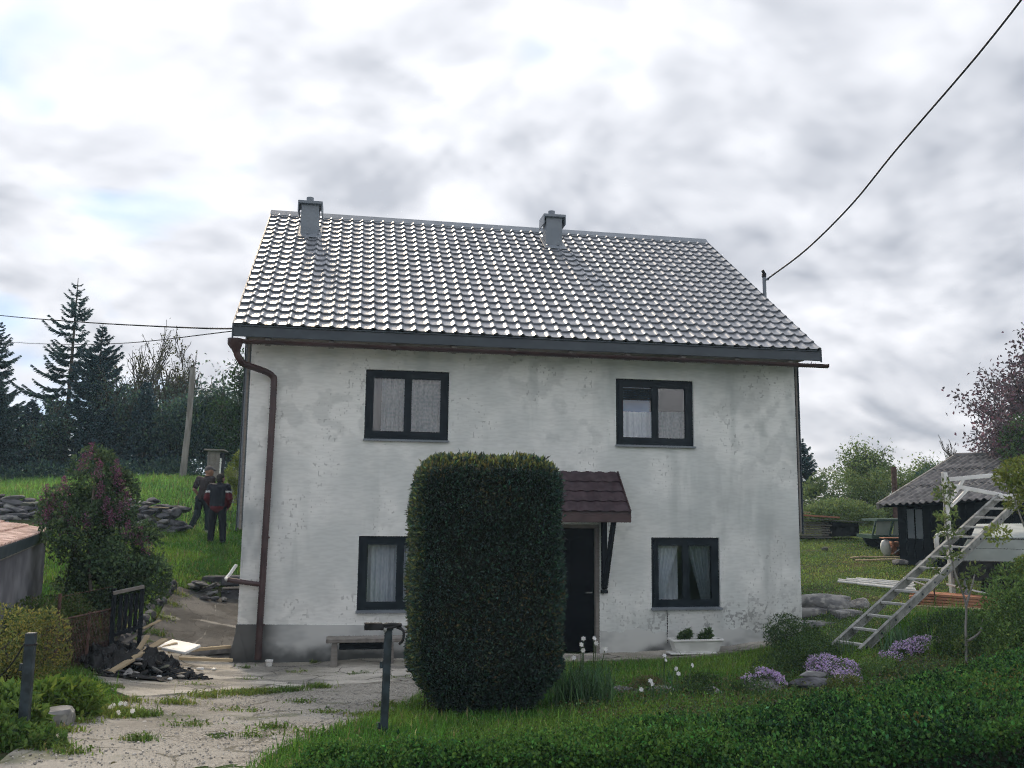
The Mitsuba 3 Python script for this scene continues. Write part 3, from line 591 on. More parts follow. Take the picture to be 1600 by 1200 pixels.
HB = np.array([(1.42, -8.70, .84), (1.69, -8.68, .86), (2.37, -8.64, .87), (3.2, -8.52, .90), (3.9, -8.42, .95), (4.94, -8.46, 1.05), (6.0, -8.12, 1.1), (7.8, -7.3, 1.22), (10.2, -6.3, 1.36)])
HF = np.array([(1.36, -9.10, .80), (1.60, -9.16, .86), (2.32, -9.12, .89), (3.0, -9.2, .93), (3.5, -9.28, .99), (4.2, -9.80, 1.02), (5.1, -9.70, 1.08), (6.0, -9.75, 1.18), (8.4, -9.6, 1.28)])
def front_hedge():
    k = thing('low_hedge', 'low leafy green hedge running along the front of the garden', 'hedge'); r = rng(33)
    t = np.linspace(0, len(HB) - 1, 220); ib = np.arange(len(HB))
    B = np.stack([np.interp(t, ib, HB[:, c]) for c in range(3)], 1); F = np.stack([np.interp(t, ib, HF[:, c]) for c in range(3)], 1)
    s = np.linspace(0, 1, 60)          # round the section: 0 back foot .. 1 front foot
    def sect(tt, ss):
        b = np.stack([np.interp(tt, np.linspace(0, 1, 220), B[:, c]) for c in range(3)], 1); f = np.stack([np.interp(tt, np.linspace(0, 1, 220), F[:, c]) for c in range(3)], 1)
        c = (b + f) / 2; h = (f - b) / 2; ang = np.pi * (1 - ss); e = 5.
        u, w = np.cos(ang), np.sin(ang); e = 9.; kk = (np.abs(u) ** e + np.abs(w) ** e) ** (1 / e); u, w = u / kk, w / kk
        endt = np.clip(tt / .035, 0, 1) ** .5
        c[:, 2] -= .05; base = gz(c[:, 0], c[:, 1]); P = c + h * u[:, None]; P[:, 2] = base + (c[:, 2] - base) * w * (.35 + .65 * endt)
        n = np.stack([h[:, 0] * u ** 3, h[:, 1] * u ** 3, np.linalg.norm(h, axis=1) * w ** 3], 1); n = unit(n); n[:, 0] -= (1 - endt)
        return P, unit(n)
    T_, S_ = np.meshgrid(np.linspace(0, 1, 160), np.linspace(0, 1, 30), indexing='ij'); P, N = sect(T_.ravel(), S_.ravel()); P = P - N * .06
    i, j = np.meshgrid(np.arange(159), np.arange(29), indexing='ij'); a = i * 30 + j
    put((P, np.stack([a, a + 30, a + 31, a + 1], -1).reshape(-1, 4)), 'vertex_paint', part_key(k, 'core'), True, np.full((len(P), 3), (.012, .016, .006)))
    n = 190000; tt = r.random(n) ** 1.15; ss = np.where(r.random(n) < .62, r.uniform(.2, .8, n), r.random(n)); P, N = sect(tt, ss)
    lump = meshkit.fbm(P * 2.1, 4, 2) - .5; lump2 = meshkit.fbm(P * 6.3 + 7, 2, 4) - .5
    P = P + N * (lump * .22 + lump2 * .13 + r.normal(0, .028, n))[:, None]
    a = unit(N * .7 + rdir(r, n) + [0, 0, .25]); L = r.uniform(.018, .042, n); nr = unit(N + rdir(r, n) * .8 + [0, 0, .4])
    col = jitter_col(n, (.010, .026, .011), .5, r)  # dark base tone: shade of the hedge front put into the leaf colour
    m2 = meshkit.fbm(P * 1.3 + 20, 3, 8); lit_top = (N[:, 2] > .35) & (r.random(n) < np.clip(.45 + (m2 - .42) * 3, .15, .95)); col[lit_top] = jitter_col(lit_top.sum(), (.025, .062, .018), .36, r)  # lit top painted into the leaf colours, together with young growth
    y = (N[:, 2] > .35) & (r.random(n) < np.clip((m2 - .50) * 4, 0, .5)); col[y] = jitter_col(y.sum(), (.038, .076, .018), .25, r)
    rd = (P[:, 0] > 5.2) & (meshkit.fbm(P * 1.9 + 50, 3, 3) > .60) & (N[:, 2] > .3) & (r.random(n) < .15); col[rd] = jitter_col(rd.sum(), (.075, .06, .02), .25, r)
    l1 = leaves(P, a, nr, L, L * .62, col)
    # upright shoots
    ns = 1500; tt = r.random(ns); P, N = sect(tt, r.uniform(.2, .8, ns)); ll = []
    for q in range(5):
        f = (q + 1) / 5; hh = r.uniform(.05, .16, ns)[:, None] if q == 0 else hh
        off = (r.normal(0, .02, (ns, 3)) if q == 0 else off)
        pos = P + [0, 0, .0] + off * f + np.array([0, 0, 1.0]) * hh * f; ll.append(leaves(pos, unit(rdir(r, ns) + [0, 0, .5]), rdir(r, ns) + [0, 0, .6], r.uniform(.016, .03, ns), .013, jitter_col(ns, (.035, .072, .018), .3, r)))
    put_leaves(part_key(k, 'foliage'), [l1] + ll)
front_hedge()

# ------------------------------------------------------------------ generic plants
def blob_points(blobs, n, r, shell=.55, hole=0.5, seed=0):
    """points in the outer shell of a union of ellipsoids (cx,cy,cz,rx,ry,rz), thinned by noise so gaps show"""
    B = np.asarray(blobs, float); vol = (B[:, 3] * B[:, 4] * B[:, 5]) ** (2 / 3); out = []; got = 0
    while got < n:
        m = n; b = r.choice(len(B), m, p=vol / vol.sum()); d = rdir(r, m); rad = (shell ** 3 + (1 - shell ** 3) * r.random(m)) ** (1 / 3)
        P = B[b, :3] + d * rad[:, None] * B[b, 3:]
        keep = meshkit.fbm(P * 3.2 / np.cbrt(vol.mean() ** .5) + seed * 7.7, 3, seed) + r.normal(0, .05, m) > .28 + .36 * hole
        inn = np.zeros(m, bool)
        for e in range(len(B)): inn |= (np.linalg.norm((P - B[e, :3]) / B[e, 3:], axis=1) < shell * .8) & (b != e)
        k = keep & ~inn; out.append(np.concatenate([P[k], d[k]], 1)); got += k.sum()
    o = np.concatenate(out)[:n]; return o[:, :3], o[:, 3:]
def bush_leaves(blobs, n, L, cols, seed, W=.5, hole=.4, shell=.5, droop=0.):
    r = rng(seed); P, d = blob_points(blobs, n, r, shell, hole, seed)
    a = unit(d * .6 + rdir(r, n) + [0, 0, .25 - droop]); nr = unit(rdir(r, n) + d * .5 + [0, 0, .7])
    w = [c[0] for c in cols]; ch = r.choice(len(cols), n, p=np.array(w) / sum(w)); base = np.array([c[1] for c in cols])[ch]
    clump = np.exp((meshkit.fbm(P * 2.5 + 1, 3, seed + 1) - .5) * 1.2)[:, None]
    col = np.clip(jitter_col(n, (1, 1, 1), .25, r) * base * clump, .004, .9); L = L * r.uniform(.6, 1.3, n)
    return leaves(P, a, nr, L, L * W, col)
def stems_mesh(base, tips, r0, seed, bend=.15, sides=6):
    r = rng(seed); m = MB()
    for t in tips:
        b = np.asarray(base, float) + np.append(r.normal(0, r0 * 1.5, 2), -.05); t = np.asarray(t, float); mid = (b + t) / 2 + r.normal(0, bend, 3) * [1, 1, .3]
        m.add(*tube(bez([b, mid, t], 5), np.linspace(r0, r0 * .3, 11), sides))
    return m.get()
def bush(name, label, cat, blobs, n, L, cols, seed, base=None, W=.5, hole=.4, shell=.5, r0=.02, group=None, extra=None, nst=7):
    k = thing(name, label, cat, group); lv = [bush_leaves(blobs, n, L, cols, seed, W, hole, shell)]
    if extra: lv += extra
    put_leaves(part_key(k, 'foliage'), lv)
    if base is not None:
        r = rng(seed + 9); B = np.asarray(blobs); tips = [B[t % len(B), :3] + r.uniform(-.5, .5, 3) * B[t % len(B), 3:] for t in range(nst)]
        put(stems_mesh(base, tips, r0, seed), 'bark', part_key(k, 'stem'), 40)
    return k
def skeleton(base, h, seed, spread=.5, levels=4, r0=.12, kids=(3, 5), up=.35, trunk=.35, lean=(0, 0)):
    """recursive branches -> tube list and tip points"""
    r = rng(seed); tubes, tips = [], []
    def grow(p, d, L, rad, lev):
        n = 6; pts = [p]; dd = d.copy()
        for _ in range(n - 1):
            dd = unit(dd + r.normal(0, .10, 3) + [0, 0, up * .12]); pts.append(pts[-1] + dd * L / (n - 1))
        tubes.append((np.array(pts), np.linspace(rad, rad * .55, n), lev))
        if lev >= levels: tips.append((pts[-1], dd)); tips.append((pts[-3], dd)); return
        for q in range(r.integers(*kids) + (lev == 0) * 2):
            f = r.uniform(.35, 1.0); at = pts[int(f * (n - 1))]; nd = unit(dd * .8 + rdir(r, 1)[0] * spread * 1.3 + [0, 0, up * .5]); grow(at, nd, L * r.uniform(.5, .75), rad * .5, lev + 1)
        grow(pts[-1], unit(dd + r.normal(0, .15, 3)), L * .7, rad * .55, lev + 1)
    grow(np.asarray(base, float), unit(np.array([lean[0], lean[1], 1.0])), h * trunk, r0, 0)
    return tubes, np.array([t[0] for t in tips]), np.array([t[1] for t in tips])
def tubes_mesh(tubes, rmin=.006):
    m = MB()
    for p, rad, lev in tubes: m.add(*tube(p, np.maximum(rad, rmin), 7 if lev < 2 else (4 if lev < 3 else 3), cap=False))
    return m.get()
def tree(name, label, base, h, seed, nleaf, L, cols, spread=.5, levels=4, r0=.12, up=.35, trunk=.35, cl=.35, W=.55, kids=(3, 5), group=None, scale_to=None, cat='tree', lean=(0, 0), rmin=.006, bark='bark'):
    k = thing(name, label, cat, group); tb, tips, td = skeleton((0, 0, 0), 10., seed, spread, levels, r0 * 10 / h, kids, up, trunk, lean)
    zmax = max(t[0][:, 2].max() for t in tb); s = h / zmax; base = np.asarray(base, float) - [0, 0, .15]
    tb = [(t[0] * s + base, t[1] * s, t[2]) for t in tb]; tips = tips * s + base
    put(tubes_mesh(tb, rmin), bark, part_key(k, 'trunk'), 40)
    if nleaf:
        r = rng(seed + 5); i = r.integers(0, len(tips), nleaf); P = tips[i] + r.normal(0, cl, (nleaf, 3)) * [1, 1, .8] - td[i] * r.random((nleaf, 1)) * cl * 1.2
        w = [c[0] for c in cols]; ch = r.choice(len(cols), nleaf, p=np.array(w) / sum(w)); bc = np.array([c[1] for c in cols])[ch]
        clump = np.exp((meshkit.fbm(P * .9 + 1, 3, seed + 1) - .5) * 1.3)[:, None]
        col = np.clip(jitter_col(nleaf, (1, 1, 1), .25, r) * bc * clump, .004, .9); LL = L * r.uniform(.6, 1.3, nleaf)
        put_leaves(part_key(k, 'crown'), leaves(P, rdir(r, nleaf) + [0, 0, -.1], rdir(r, nleaf) + [0, 0, .5], LL, LL * W, col))
    return k
def spruce(name, label, base, h, rad, seed, dens=1.0, gap=.3, col=(.030, .052, .052), group=None):
    k = thing(name, label, 'tree', group); r = rng(seed); base = np.asarray(base, float); st = MB(); st.add(*tube([base - [0, 0, .2], base + [0, 0, h * .5], base + [0, 0, h]], [h * .016, h * .009, .012], 8, cap=False))
    lv = []; z = h * .05; tw = MB()
    while z < h * .975:
        f = 1 - z / h; R_ = rad * (f ** .9) * (.8 + .4 * r.random()) + .05
        nb = int(r.integers(4, 8)) if f > .12 else 4
        for q in range(nb):
            th = 2 * np.pi * (q + r.random() * .8) / nb; ln = R_ * r.uniform(.5, 1.2)
            if r.random() < gap * .4: continue
            dv = np.array([np.cos(th), np.sin(th), 0]); n = 8; t = np.linspace(0, 1, n)
            drop = (-.30 * f + .30 * (1 - f)) * ln; pts = base + [0, 0, z] + dv * (t * ln)[:, None]; pts[:, 2] += drop * t + .22 * ln * t ** 2.5 - .10 * ln * np.sin(t * np.pi)
            tw.add(*tube(pts, np.linspace(.026 * f + .007, .005, n), 4, cap=False))
            m = int((10 + 100 * ln) * dens); u = r.uniform(.06, 1, m) ** .8; P = np.stack([np.interp(u, t, pts[:, c]) for c in range(3)], 1)
            side = np.cross(dv, [0, 0, 1.0]); a = unit(dv * .75 + side * r.normal(0, .75, m)[:, None] + np.array([0, 0, -.30]) * (1 + r.normal(0, .8, m))[:, None])
            LL = (.07 + .05 * min(1, f * 4) + .18 * (1 - u) * min(ln, 1.8)) * r.uniform(.6, 1.3, m); lv.append((P, a, LL))
        z += h * .031 * (.6 + .8 * r.random()) * (.55 + f)
    P = np.concatenate([x[0] for x in lv]); a = np.concatenate([x[1] for x in lv]); LL = np.concatenate([x[2] for x in lv]); n = len(P)
    put_leaves(part_key(k, 'crown'), leaves(P, a, rdir(r, n) + [0, 0, .6], LL, LL * .24 + .012, jitter_col(n, col, .35, r)))
    put(st.get(), 'bark', part_key(k, 'trunk'), 40); put(tw.get(), 'bark', part_key(k, 'branches'), False)
    return k

# ------------------------------------------------------------------ background trees, left
GB = 'trees behind the house on the left'
def gnd(x, y, dz=0.): return (x, y, z1(x, y) + dz)
spruce('spruce_tree', 'tallest spruce on the left with open branches and a bare leader', gnd(-10.2, 25.3), 8.65, 3.0, 41, 1.0, .8)
spruce('spruce_tree', 'spruce cut off by the left picture edge', gnd(-12.7, 24.0), 6.6, 2.3, 42, 1.1, .4)
spruce('spruce_tree', 'dense dark spruce with a thin leader right of the tallest spruce', gnd(-8.5, 23.2), 6.35, 2.4, 43, 1.6, .1, col=(.024, .044, .050))
spruce('spruce_tree', 'low spruce on the left standing before the tallest one', gnd(-11.6, 21.5), 4.0, 1.9, 44, 1.6, .1)
DKG = [(3, (.032, .058, .052)), (2, (.056, .090, .054)), (1, (.024, .046, .046))]
tree('bare_tree', 'tall thin tree with budding bare branches beside the leaning pole', gnd(-7.6, 28.4), 8.0, 51, 2600, .13, [(1, (.05, .052, .022))], spread=.50, levels=4, r0=.11, up=.75, trunk=.30, cl=.12, kids=(3, 6), rmin=.014)
tree('bare_tree', 'thin budding tree just left of the leaning pole, behind', gnd(-5.9, 27.6), 7.2, 52, 1800, .13, [(1, (.05, .052, .022))], spread=.46, levels=4, r0=.09, up=.8, trunk=.30, cl=.10, kids=(3, 5), rmin=.014)
tree('bushy_tree', 'dark leafy tree between the pole and the house corner', gnd(-3.9, 22.5), 4.6, 53, 9500, .15, DKG, spread=.62, levels=4, r0=.10, cl=.34, trunk=.26)
tree('bushy_tree', 'tall leafy tree touching the left edge of the house', gnd(-2.0, 19.5), 5.2, 54, 10500, .14, [(2, (.030, .055, .022)), (2, (.018, .034, .016))], spread=.55, levels=4, r0=.10, cl=.30, trunk=.28, up=.5)
tree('bushy_tree', 'dark round leafy tree under the bare branches', gnd(-6.2, 23.6), 3.6, 55, 7000, .15, DKG, spread=.7, levels=4, r0=.09, cl=.34, trunk=.24)
for i_, (x, y, h, sp, nl, lb) in enumerate([(-14.2, 22.6, 4.4, .6, 4600, 'dark broadleaf tree at the left picture edge between the spruces'), (-9.9, 22.6, 3.4, .65, 4600, 'low dark tree behind the purple flowering lilac'), (-7.3, 23.6, 4.6, .5, 4000, 'thin leafy tree under the bare branches'), (-5.3, 22.4, 3.9, .55, 3800, 'thin leafy tree right behind the leaning pole'), (-3.0, 21.9, 3.7, .6, 5000, 'low leafy tree behind the grey outhouse')]):
    tree('leafy_tree', lb, gnd(x, y), h, 60 + i_, nl, .13, DKG, spread=sp, levels=4, r0=.07, cl=.24, trunk=.24, kids=(3, 5), up=.5, rmin=.012)
for i_, (x, y, h, rd_, lb) in enumerate([(-14.6, 20.8, 3.6, 1.5, 'small spruce nearest the left picture edge'), (-10.6, 22.3, 3.2, 1.3, 'small spruce below the tallest spruce'), (-7.9, 22.0, 2.8, 1.2, 'small spruce right of the lilac top'), (-6.4, 22.2, 3.9, 1.3, 'slim dark spruce left of the leaning pole')]):
    spruce('spruce_tree', lb, gnd(x, y), h, rd_, 80 + i_, 1.5, .2, col=(.024, .044, .050))
tree('leafy_tree', 'pale grey green young tree between the bare trees and the leaning pole', gnd(-6.6, 26.5), 5.4, 68, 5000, .13, [(2, (.065, .085, .055)), (1, (.045, .065, .05))], spread=.5, levels=4, r0=.07, cl=.2, trunk=.26, up=.7, rmin=.012)
for i_, (x, y, lb) in enumerate([(-13.2, 19.7, 'low undergrowth at the left end of the upper bank'), (-9.4, 19.9, 'low undergrowth above the middle of the upper bank'), (-6.3, 20.0, 'low undergrowth left of the pole foot'), (-3.6, 19.9, 'low undergrowth right of the pole foot')]):
    zz_ = z1(x, y); bush('undergrowth', lb, 'bush', [(x, y + .6, zz_ + .25, 1.3, .8, .55), (x + 1.3, y + .9, zz_ + .2, 1.0, .7, .75), (x - 1.2, y + .8, zz_ + .2, 1.0, .7, .4)], 3800, .13, DKG, 660 + i_, hole=.55, shell=.2)
# right background
YG = [(3, (.095, .130, .050)), (2, (.065, .098, .040)), (1, (.125, .155, .06))]
spruce('spruce_tree', 'spruce peeping out behind the right edge of the house', gnd(19.75, 18.9), 3.0, 1.25, 45, 1.1, .5)
tree('bushy_tree', 'light green budding tree in the middle of the right background', gnd(22.6, 18.6), 3.2, 56, 12000, .11, YG, spread=.6, levels=4, r0=.07, cl=.25, trunk=.22, up=.7)
tree('bushy_tree', 'light green tree right of the stovepipe behind the black shed', gnd(25.2, 18.6), 2.6, 57, 7000, .11, YG, spread=.6, levels=4, r0=.06, cl=.25, trunk=.22, up=.7)
for i_, (x, y, h, c, lb) in enumerate([(20.3, 17.2, 1.9, YG, 'yellow green bush beside the house corner in the right background'), (22.3, 16.8, 2.0, YG, 'yellow green bush behind the timber stack'), (24.2, 16.4, 2.1, DKG, 'dark green bush behind the green truck cabin'), (19.0, 14.8, .9, YG, 'low bush at the right end of the timber stack'), (26.5, 17.2, 1.8, YG, 'pale bush behind the gable of the black shed')]):
    zz_ = z1(x, y); bush('background_bush', lb, 'bush', [(x, y, zz_ + h * .45, 1.3, 1.0, h * .55), (x + .9, y + .3, zz_ + h * .35, 1.0, .9, h * .45), (x - .8, y + .2, zz_ + h * .3, 1.0, .9, h * .4)], 7000, .11, c, 70 + i_, base=(x, y, zz_), hole=.25, r0=.04)
tree('bare_tree', 'small bare tree behind the roof of the black shed', gnd(24.6, 15.6), 3.4, 58, 0, 0, None, spread=.5, levels=4, r0=.06, up=.8, trunk=.3, kids=(3, 5), rmin=.012)
PUR = [(3, (.085, .066, .076)), (2, (.060, .055, .062)), (1, (.12, .075, .09))]
tree('purple_leaved_tree', 'dark purple leaved tree at the right picture edge', gnd(20.75, 6.5), 6.7, 59, 28000, .13, PUR, spread=.60, levels=4, r0=.13, cl=.26, trunk=.24, up=.5)
zz_ = z1(19.4, 5.6); bush('background_bush', 'green bush below the purple leaved tree', 'bush', [(19.6, 5.6, 4.1, 1.2, 1.0, 1.1), (20.5, 5.6, 3.6, 1.2, 1.0, 1.2)], 7000, .11, [(2, (.045, .075, .035)), (1, (.03, .05, .03))], 79, base=(19.6, 5.6, zz_), hole=.3, r0=.05)

# ------------------------------------------------------------------ lilac and the plants on the left
r_ = rng(90)
LB = [(-1.75, -.75, 1.50, .55, .55, .55), (-2.15, -.85, 2.05, .55, .5, .6), (-1.5, -.8, 1.75, .50, .5, .45), (-2.05, -.8, 2.75, .38, .38, .5), (-1.75, -.8, 2.45, .36, .36, .5), (-2.45, -.9, 2.3, .30, .35, .35), (-1.35, -.7, 1.30, .45, .45, .42), (-1.95, -.7, 1.15, .6, .5, .4)]
def lilac_flowers():
    pts = [(-2.08, -.95, 3.16), (-2.16, -1.0, 3.0), (-1.72, -.95, 2.92), (-1.66, -1.05, 2.78), (-1.60, -1.0, 2.62), (-2.62, -1.05, 2.55), (-2.5, -1.1, 2.42), (-2.55, -1.15, 2.25), (-1.85, -1.2, 2.6), (-1.75, -1.2, 2.38), (-1.68, -1.2, 2.2), (-1.58, -1.15, 2.3), (-2.3, -1.2, 2.3), (-2.0, -1.25, 2.15), (-1.3, -1.05, 1.95), (-1.22, -1.0, 1.82), (-1.9, -1.15, 2.9), (-2.2, -1.2, 2.1), (-1.5, -1.1, 2.45), (-2.35, -1.15, 2.65), (-1.45, -1.15, 2.05)]
    P = []; 
    for p in pts:
        n = 150; t = r_.random(n); P.append(np.array(p) + np.stack([r_.normal(0, .055, n) * (1.2 - t), r_.normal(0, .055, n) * (1.2 - t), (t - .5) * .26], 1))
    P = np.concatenate(P); n = len(P)
    return leaves(P, rdir(r_, n), rdir(r_, n), r_.uniform(.015, .03, n), .02, jitter_col(n, (.09, .042, .068), .35, r_))
bush('lilac_bush', 'large lilac bush with dark purple flower spikes beside the low shed', 'bush', LB, 23000, .062, [(4, (.042, .070, .036)), (2, (.070, .105, .048)), (1, (.030, .048, .028))], 91, base=(-1.8, -.75, z1(-1.8, -.75)), W=.62, hole=.5, shell=.35, r0=.035, extra=[lilac_flowers()], nst=12)
bush('spiraea_bush', 'yellowish green bush at the left edge behind the rusty mesh fence', 'bush', [(-1.62, -5.2, 1.05, .40, .40, .38), (-1.35, -4.9, .95, .30, .3, .42), (-1.75, -5.0, .75, .40, .4, .4)], 9000, .035, [(2, (.16, .15, .045)), (3, (.085, .10, .035)), (1, (.05, .07, .025))], 92, base=(-1.6, -5.1, z1(-1.6, -5.1)), hole=.3)
zz_ = z1(-1.0, -5.6)
bush('leafy_plant', 'bright green leafy plant at the left edge of the driveway', 'plant', [(-1.02, -5.55, zz_ + .15, .27, .22, .20), (-.83, -5.45, zz_ + .14, .22, .2, .19), (-1.25, -5.6, zz_ + .13, .24, .2, .2)], 2600, .10, [(2, (.075, .125, .025)), (1, (.11, .15, .03))], 93, W=.38, hole=.1, shell=.2)
bush('leafy_plant', 'broad leaved plant behind the left gate post', 'plant', [(-1.2, -6.25, z1(-1.2, -6.3) + .16, .25, .2, .22), (-.98, -6.5, z1(-1, -6.5) + .10, .22, .16, .16)], 1500, .10, [(2, (.055, .095, .025)), (1, (.09, .13, .03))], 94, W=.45, hole=.1, shell=.2)
bush('leafy_plant', 'low leafy plant at the foot of the left gate post', 'plant', [(-.72, -6.95, z1(-.72, -6.95) + .06, .22, .14, .10), (-.95, -7.0, z1(-.95, -7) + .10, .2, .15, .14)], 1500, .06, [(2, (.045, .085, .022)), (1, (.07, .11, .03))], 95, W=.5, hole=.1, shell=.2)
bush('tangled_weeds', 'tall tangled weeds below the shed wall', 'plant', [(-2.25, -2.2, .80, .35, .4, .42), (-2.05, -1.4, .75, .35, .4, .42), (-1.95, -.9, .7, .4, .3, .40), (-2.3, -3.1, .75, .25, .4, .42)], 14000, .055, [(2, (.045, .075, .025)), (2, (.065, .095, .03)), (1, (.12, .11, .06))], 96, hole=.3, W=.35)
bush('yellow_green_bush', 'yellow green bush at the left corner of the house behind the men', 'bush', [(-1.30, 10.4, 3.25, .40, .4, .42), (-1.05, 10.5, 2.75, .45, .4, .55), (-1.2, 10.3, 3.6, .28, .3, .3)], 4200, .07, [(2, (.12, .15, .035)), (1, (.075, .10, .03))], 97, base=(-1.1, 10.5, z1(-1.1, 10.5)), hole=.3)
# ------------------------------------------------------------------ garden on the right
def strap(x, y, h, n, seed, col, spread=.13, W=.012, lean=.45):
    r = rng(seed); P0 = np.stack([x + r.normal(0, spread, n), y + r.normal(0, spread, n)], 1); z = gz(P0[:, 0], P0[:, 1]); hh = h * r.uniform(.6, 1.1, n)
    th = r.uniform(0, 2 * np.pi, n); ln = np.abs(r.normal(0, lean, n)); out = unit(np.stack([np.cos(th), np.sin(th), 0 * th], 1)); side = np.stack([-np.sin(th), np.cos(th), 0 * th], 1)
    t = np.array([0, .35, .7, 1.0]); pts = np.concatenate([P0, z[:, None]], 1)[:, None] + out[:, None] * (ln * hh)[:, None, None] * (t ** 2)[None, :, None] + np.array([0, 0, 1.0]) * hh[:, None, None] * (t * (1 - .25 * t * ln[:, None]))[..., None]
    w = np.array([1, 1, .75, .08]) * W / 2; A = pts - side[:, None] * w[None, :, None]; B = pts + side[:, None] * w[None, :, None]
    v = np.stack([A, B], 2).reshape(-1, 3); k = np.arange(n)[:, None] * 8; f = np.concatenate([k + np.array(q) for q in ([0, 1, 3, 2], [2, 3, 5, 4], [4, 5, 7, 6])]); f = np.vstack([f[:, [0, 1, 2]], f[:, [0, 2, 3]]])
    return v, f, np.repeat(jitter_col(n, col, .25, r), 8, 0), pts[:, -1]
def flower_heads(P, size, r, col=(.78, .78, .74), petals=6):
    ll = []
    for p in P:
        nn = unit(np.array([r.normal(0, .3), -1.0, r.normal(.3, .3)])); x, y, d = frame_from(nn); th = np.arange(petals) * 2 * np.pi / petals + r.random()
        a = np.cos(th)[:, None] * x + np.sin(th)[:, None] * y + nn * .15; ll.append(leaves(np.repeat(p[None], petals, 0), a, np.repeat(nn[None], petals, 0), size, size * .95, np.tile(col, (petals, 1))))
    return ll
def narcissus(label, x, y, h, nleaf, heads, seed, group=None, spread=.12, W=.012):
    k = thing('narcissus_clump', label, 'plant', group); r = rng(seed); v, f, c, _ = strap(x, y, h * .9, nleaf, seed, (.040, .075, .035), spread, W); put_leaves(part_key(k, 'leaves'), (v, f, c))
    st = MB(); P = []
    for dx, dy, hh in heads:
        b = np.array([x + dx * .6, y + dy, z1(x + dx, y + dy)]); t = np.array([x + dx, y + dy, b[2] + hh]); st.add(*tube(bez([b, (b + t) / 2 + r.normal(0, .01, 3), t], 4), .005, 5)); P.append(t + [0, -.01, 0])
    put(st.get(), 'leafstem', part_key(k, 'stem'), 40); 
    for fh in flower_heads(P, .031, r): put_leaves(part_key(k, 'flower_head'), fh)
scene['leafstem'] = pr((.06, .10, .035), rough=.6)
narcissus('big clump of strap leaves with white narcissus beside the hedge column', 4.27, -4.95, .55, 520, [(-.02, .0, .66), (.02, .05, .72), (.13, 0, .72), (.16, .02, .67), (.27, .04, .60), (-.10, .02, .52), (.0, .0, .60)], 101, spread=.16)
narcissus('two white narcissus standing alone in the lawn bed', 5.74, -3.5, .36, 14, [(0, 0, .40), (.02, .02, .34)], 102, spread=.06)
narcissus('low white narcissus pair right of centre bed', 5.52, -4.5, .30, 20, [(0, 0, .33), (.03, .0, .27), (.22, .05, .36)], 103, spread=.08)
narcissus('small white narcissus nearest the low hedge', 5.05, -4.95, .25, 18, [(0, 0, .24), (-.11, 0, .15), (.03, .03, .20)], 104, spread=.08)
GR = [(3, (.035, .060, .024)), (2, (.055, .085, .028)), (1, (.022, .042, .022))]
for i_, (lb, bl, n, L, cs) in enumerate([
    ('dark green perennial clump at the right corner of the house', [(8.55, -1.7, .40, .42, .35, .34), (8.6, -1.2, .46, .36, .3, .32), (8.5, -2.3, .32, .35, .3, .28)], 7000, .045, GR),
    ('dark green perennial clump left of the purple flower cushion', [(7.85, -3.1, .38, .45, .35, .30), (7.45, -3.2, .28, .35, .3, .2), (8.2, -2.7, .40, .35, .3, .28)], 6000, .04, GR),
    ('bushy perennial clump behind the long purple flower cushion', [(10.35, -2.35, .56, .36, .3, .30), (10.75, -2.3, .60, .38, .3, .34), (10.35, -2.7, .48, .4, .3, .24)], 7000, .045, GR),
    ('grassy perennial clump right of the sapling foot', [(10.4, -3.1, .70, .35, .3, .36), (10.0, -3.5, .60, .35, .3, .30), (10.8, -3.2, .72, .4, .3, .34)], 5500, .045, GR)]):
    bush('perennial_clump', lb, 'plant', bl, n, L, cs, 110 + i_, W=.4, hole=.2, shell=.3)
k = thing('iris_clump', 'clump of sword shaped iris leaves at the foot of the ladder', 'plant'); v, f, c, _ = strap(9.75, -2.5, .40, 70, 120, (.050, .085, .045), .12, .028, .28); put_leaves(part_key(k, 'leaves'), (v, f, c))
k = thing('iris_clump', 'small tuft of narrow leaves left of the ladder foot', 'plant'); v, f, c, _ = strap(8.95, -2.3, .30, 45, 121, (.050, .080, .04), .10, .016, .35); put_leaves(part_key(k, 'leaves'), (v, f, c))
SH = [(3, (.062, .105, .034)), (2, (.046, .080, .028)), (1, (.10, .14, .045))]
bush('leafy_shrub', 'green leafy shrub at the right picture edge below the ladder', 'bush', [(9.75, -5.0, 1.2, .5, .5, .45), (10.15, -4.7, 1.35, .55, .5, .5), (9.6, -5.2, .85, .45, .45, .4), (10.6, -4.6, 1.3, .6, .5, .6), (10.2, -5.2, .8, .6, .5, .5), (11.2, -4.2, 1.5, .6, .5, .6)], 22000, .045, SH, 130, base=(10.1, -4.9, z1(10.1, -4.9)), hole=.32, W=.55)
for i_, (lb, x, y, w_, h_, cs) in enumerate([('brownish tuft of dry stems between the narcissus clump and the pale stone', 5.35, -4.0, .22, .16, [(2, (.10, .085, .045)), (1, (.05, .07, .03))]), ('low grey green tuft left of the pale middle stone', 5.75, -4.6, .2, .14, GR), ('bushy green tuft in front of the round purple cushion', 6.35, -4.75, .24, .17, GR), ('yellowish tuft right of the dark slab of rock', 7.55, -4.75, .22, .15, [(2, (.10, .11, .035)), (1, (.06, .085, .03))]), ('green tuft between the round cushion and the dark slab', 7.0, -4.15, .2, .18, GR), ('tuft of small leaves behind the pale middle stone', 6.1, -3.9, .26, .18, GR), ('low tuft right of the big purple cushion', 8.45, -4.0, .25, .2, SH)]):
    z_ = z1(x, y); bush('garden_tuft', lb, 'plant', [(x, y, z_ + h_ * .5, w_, w_ * .8, h_ * .7)], 1100, .04, cs, 170 + i_, W=.35, hole=.2, shell=.1)
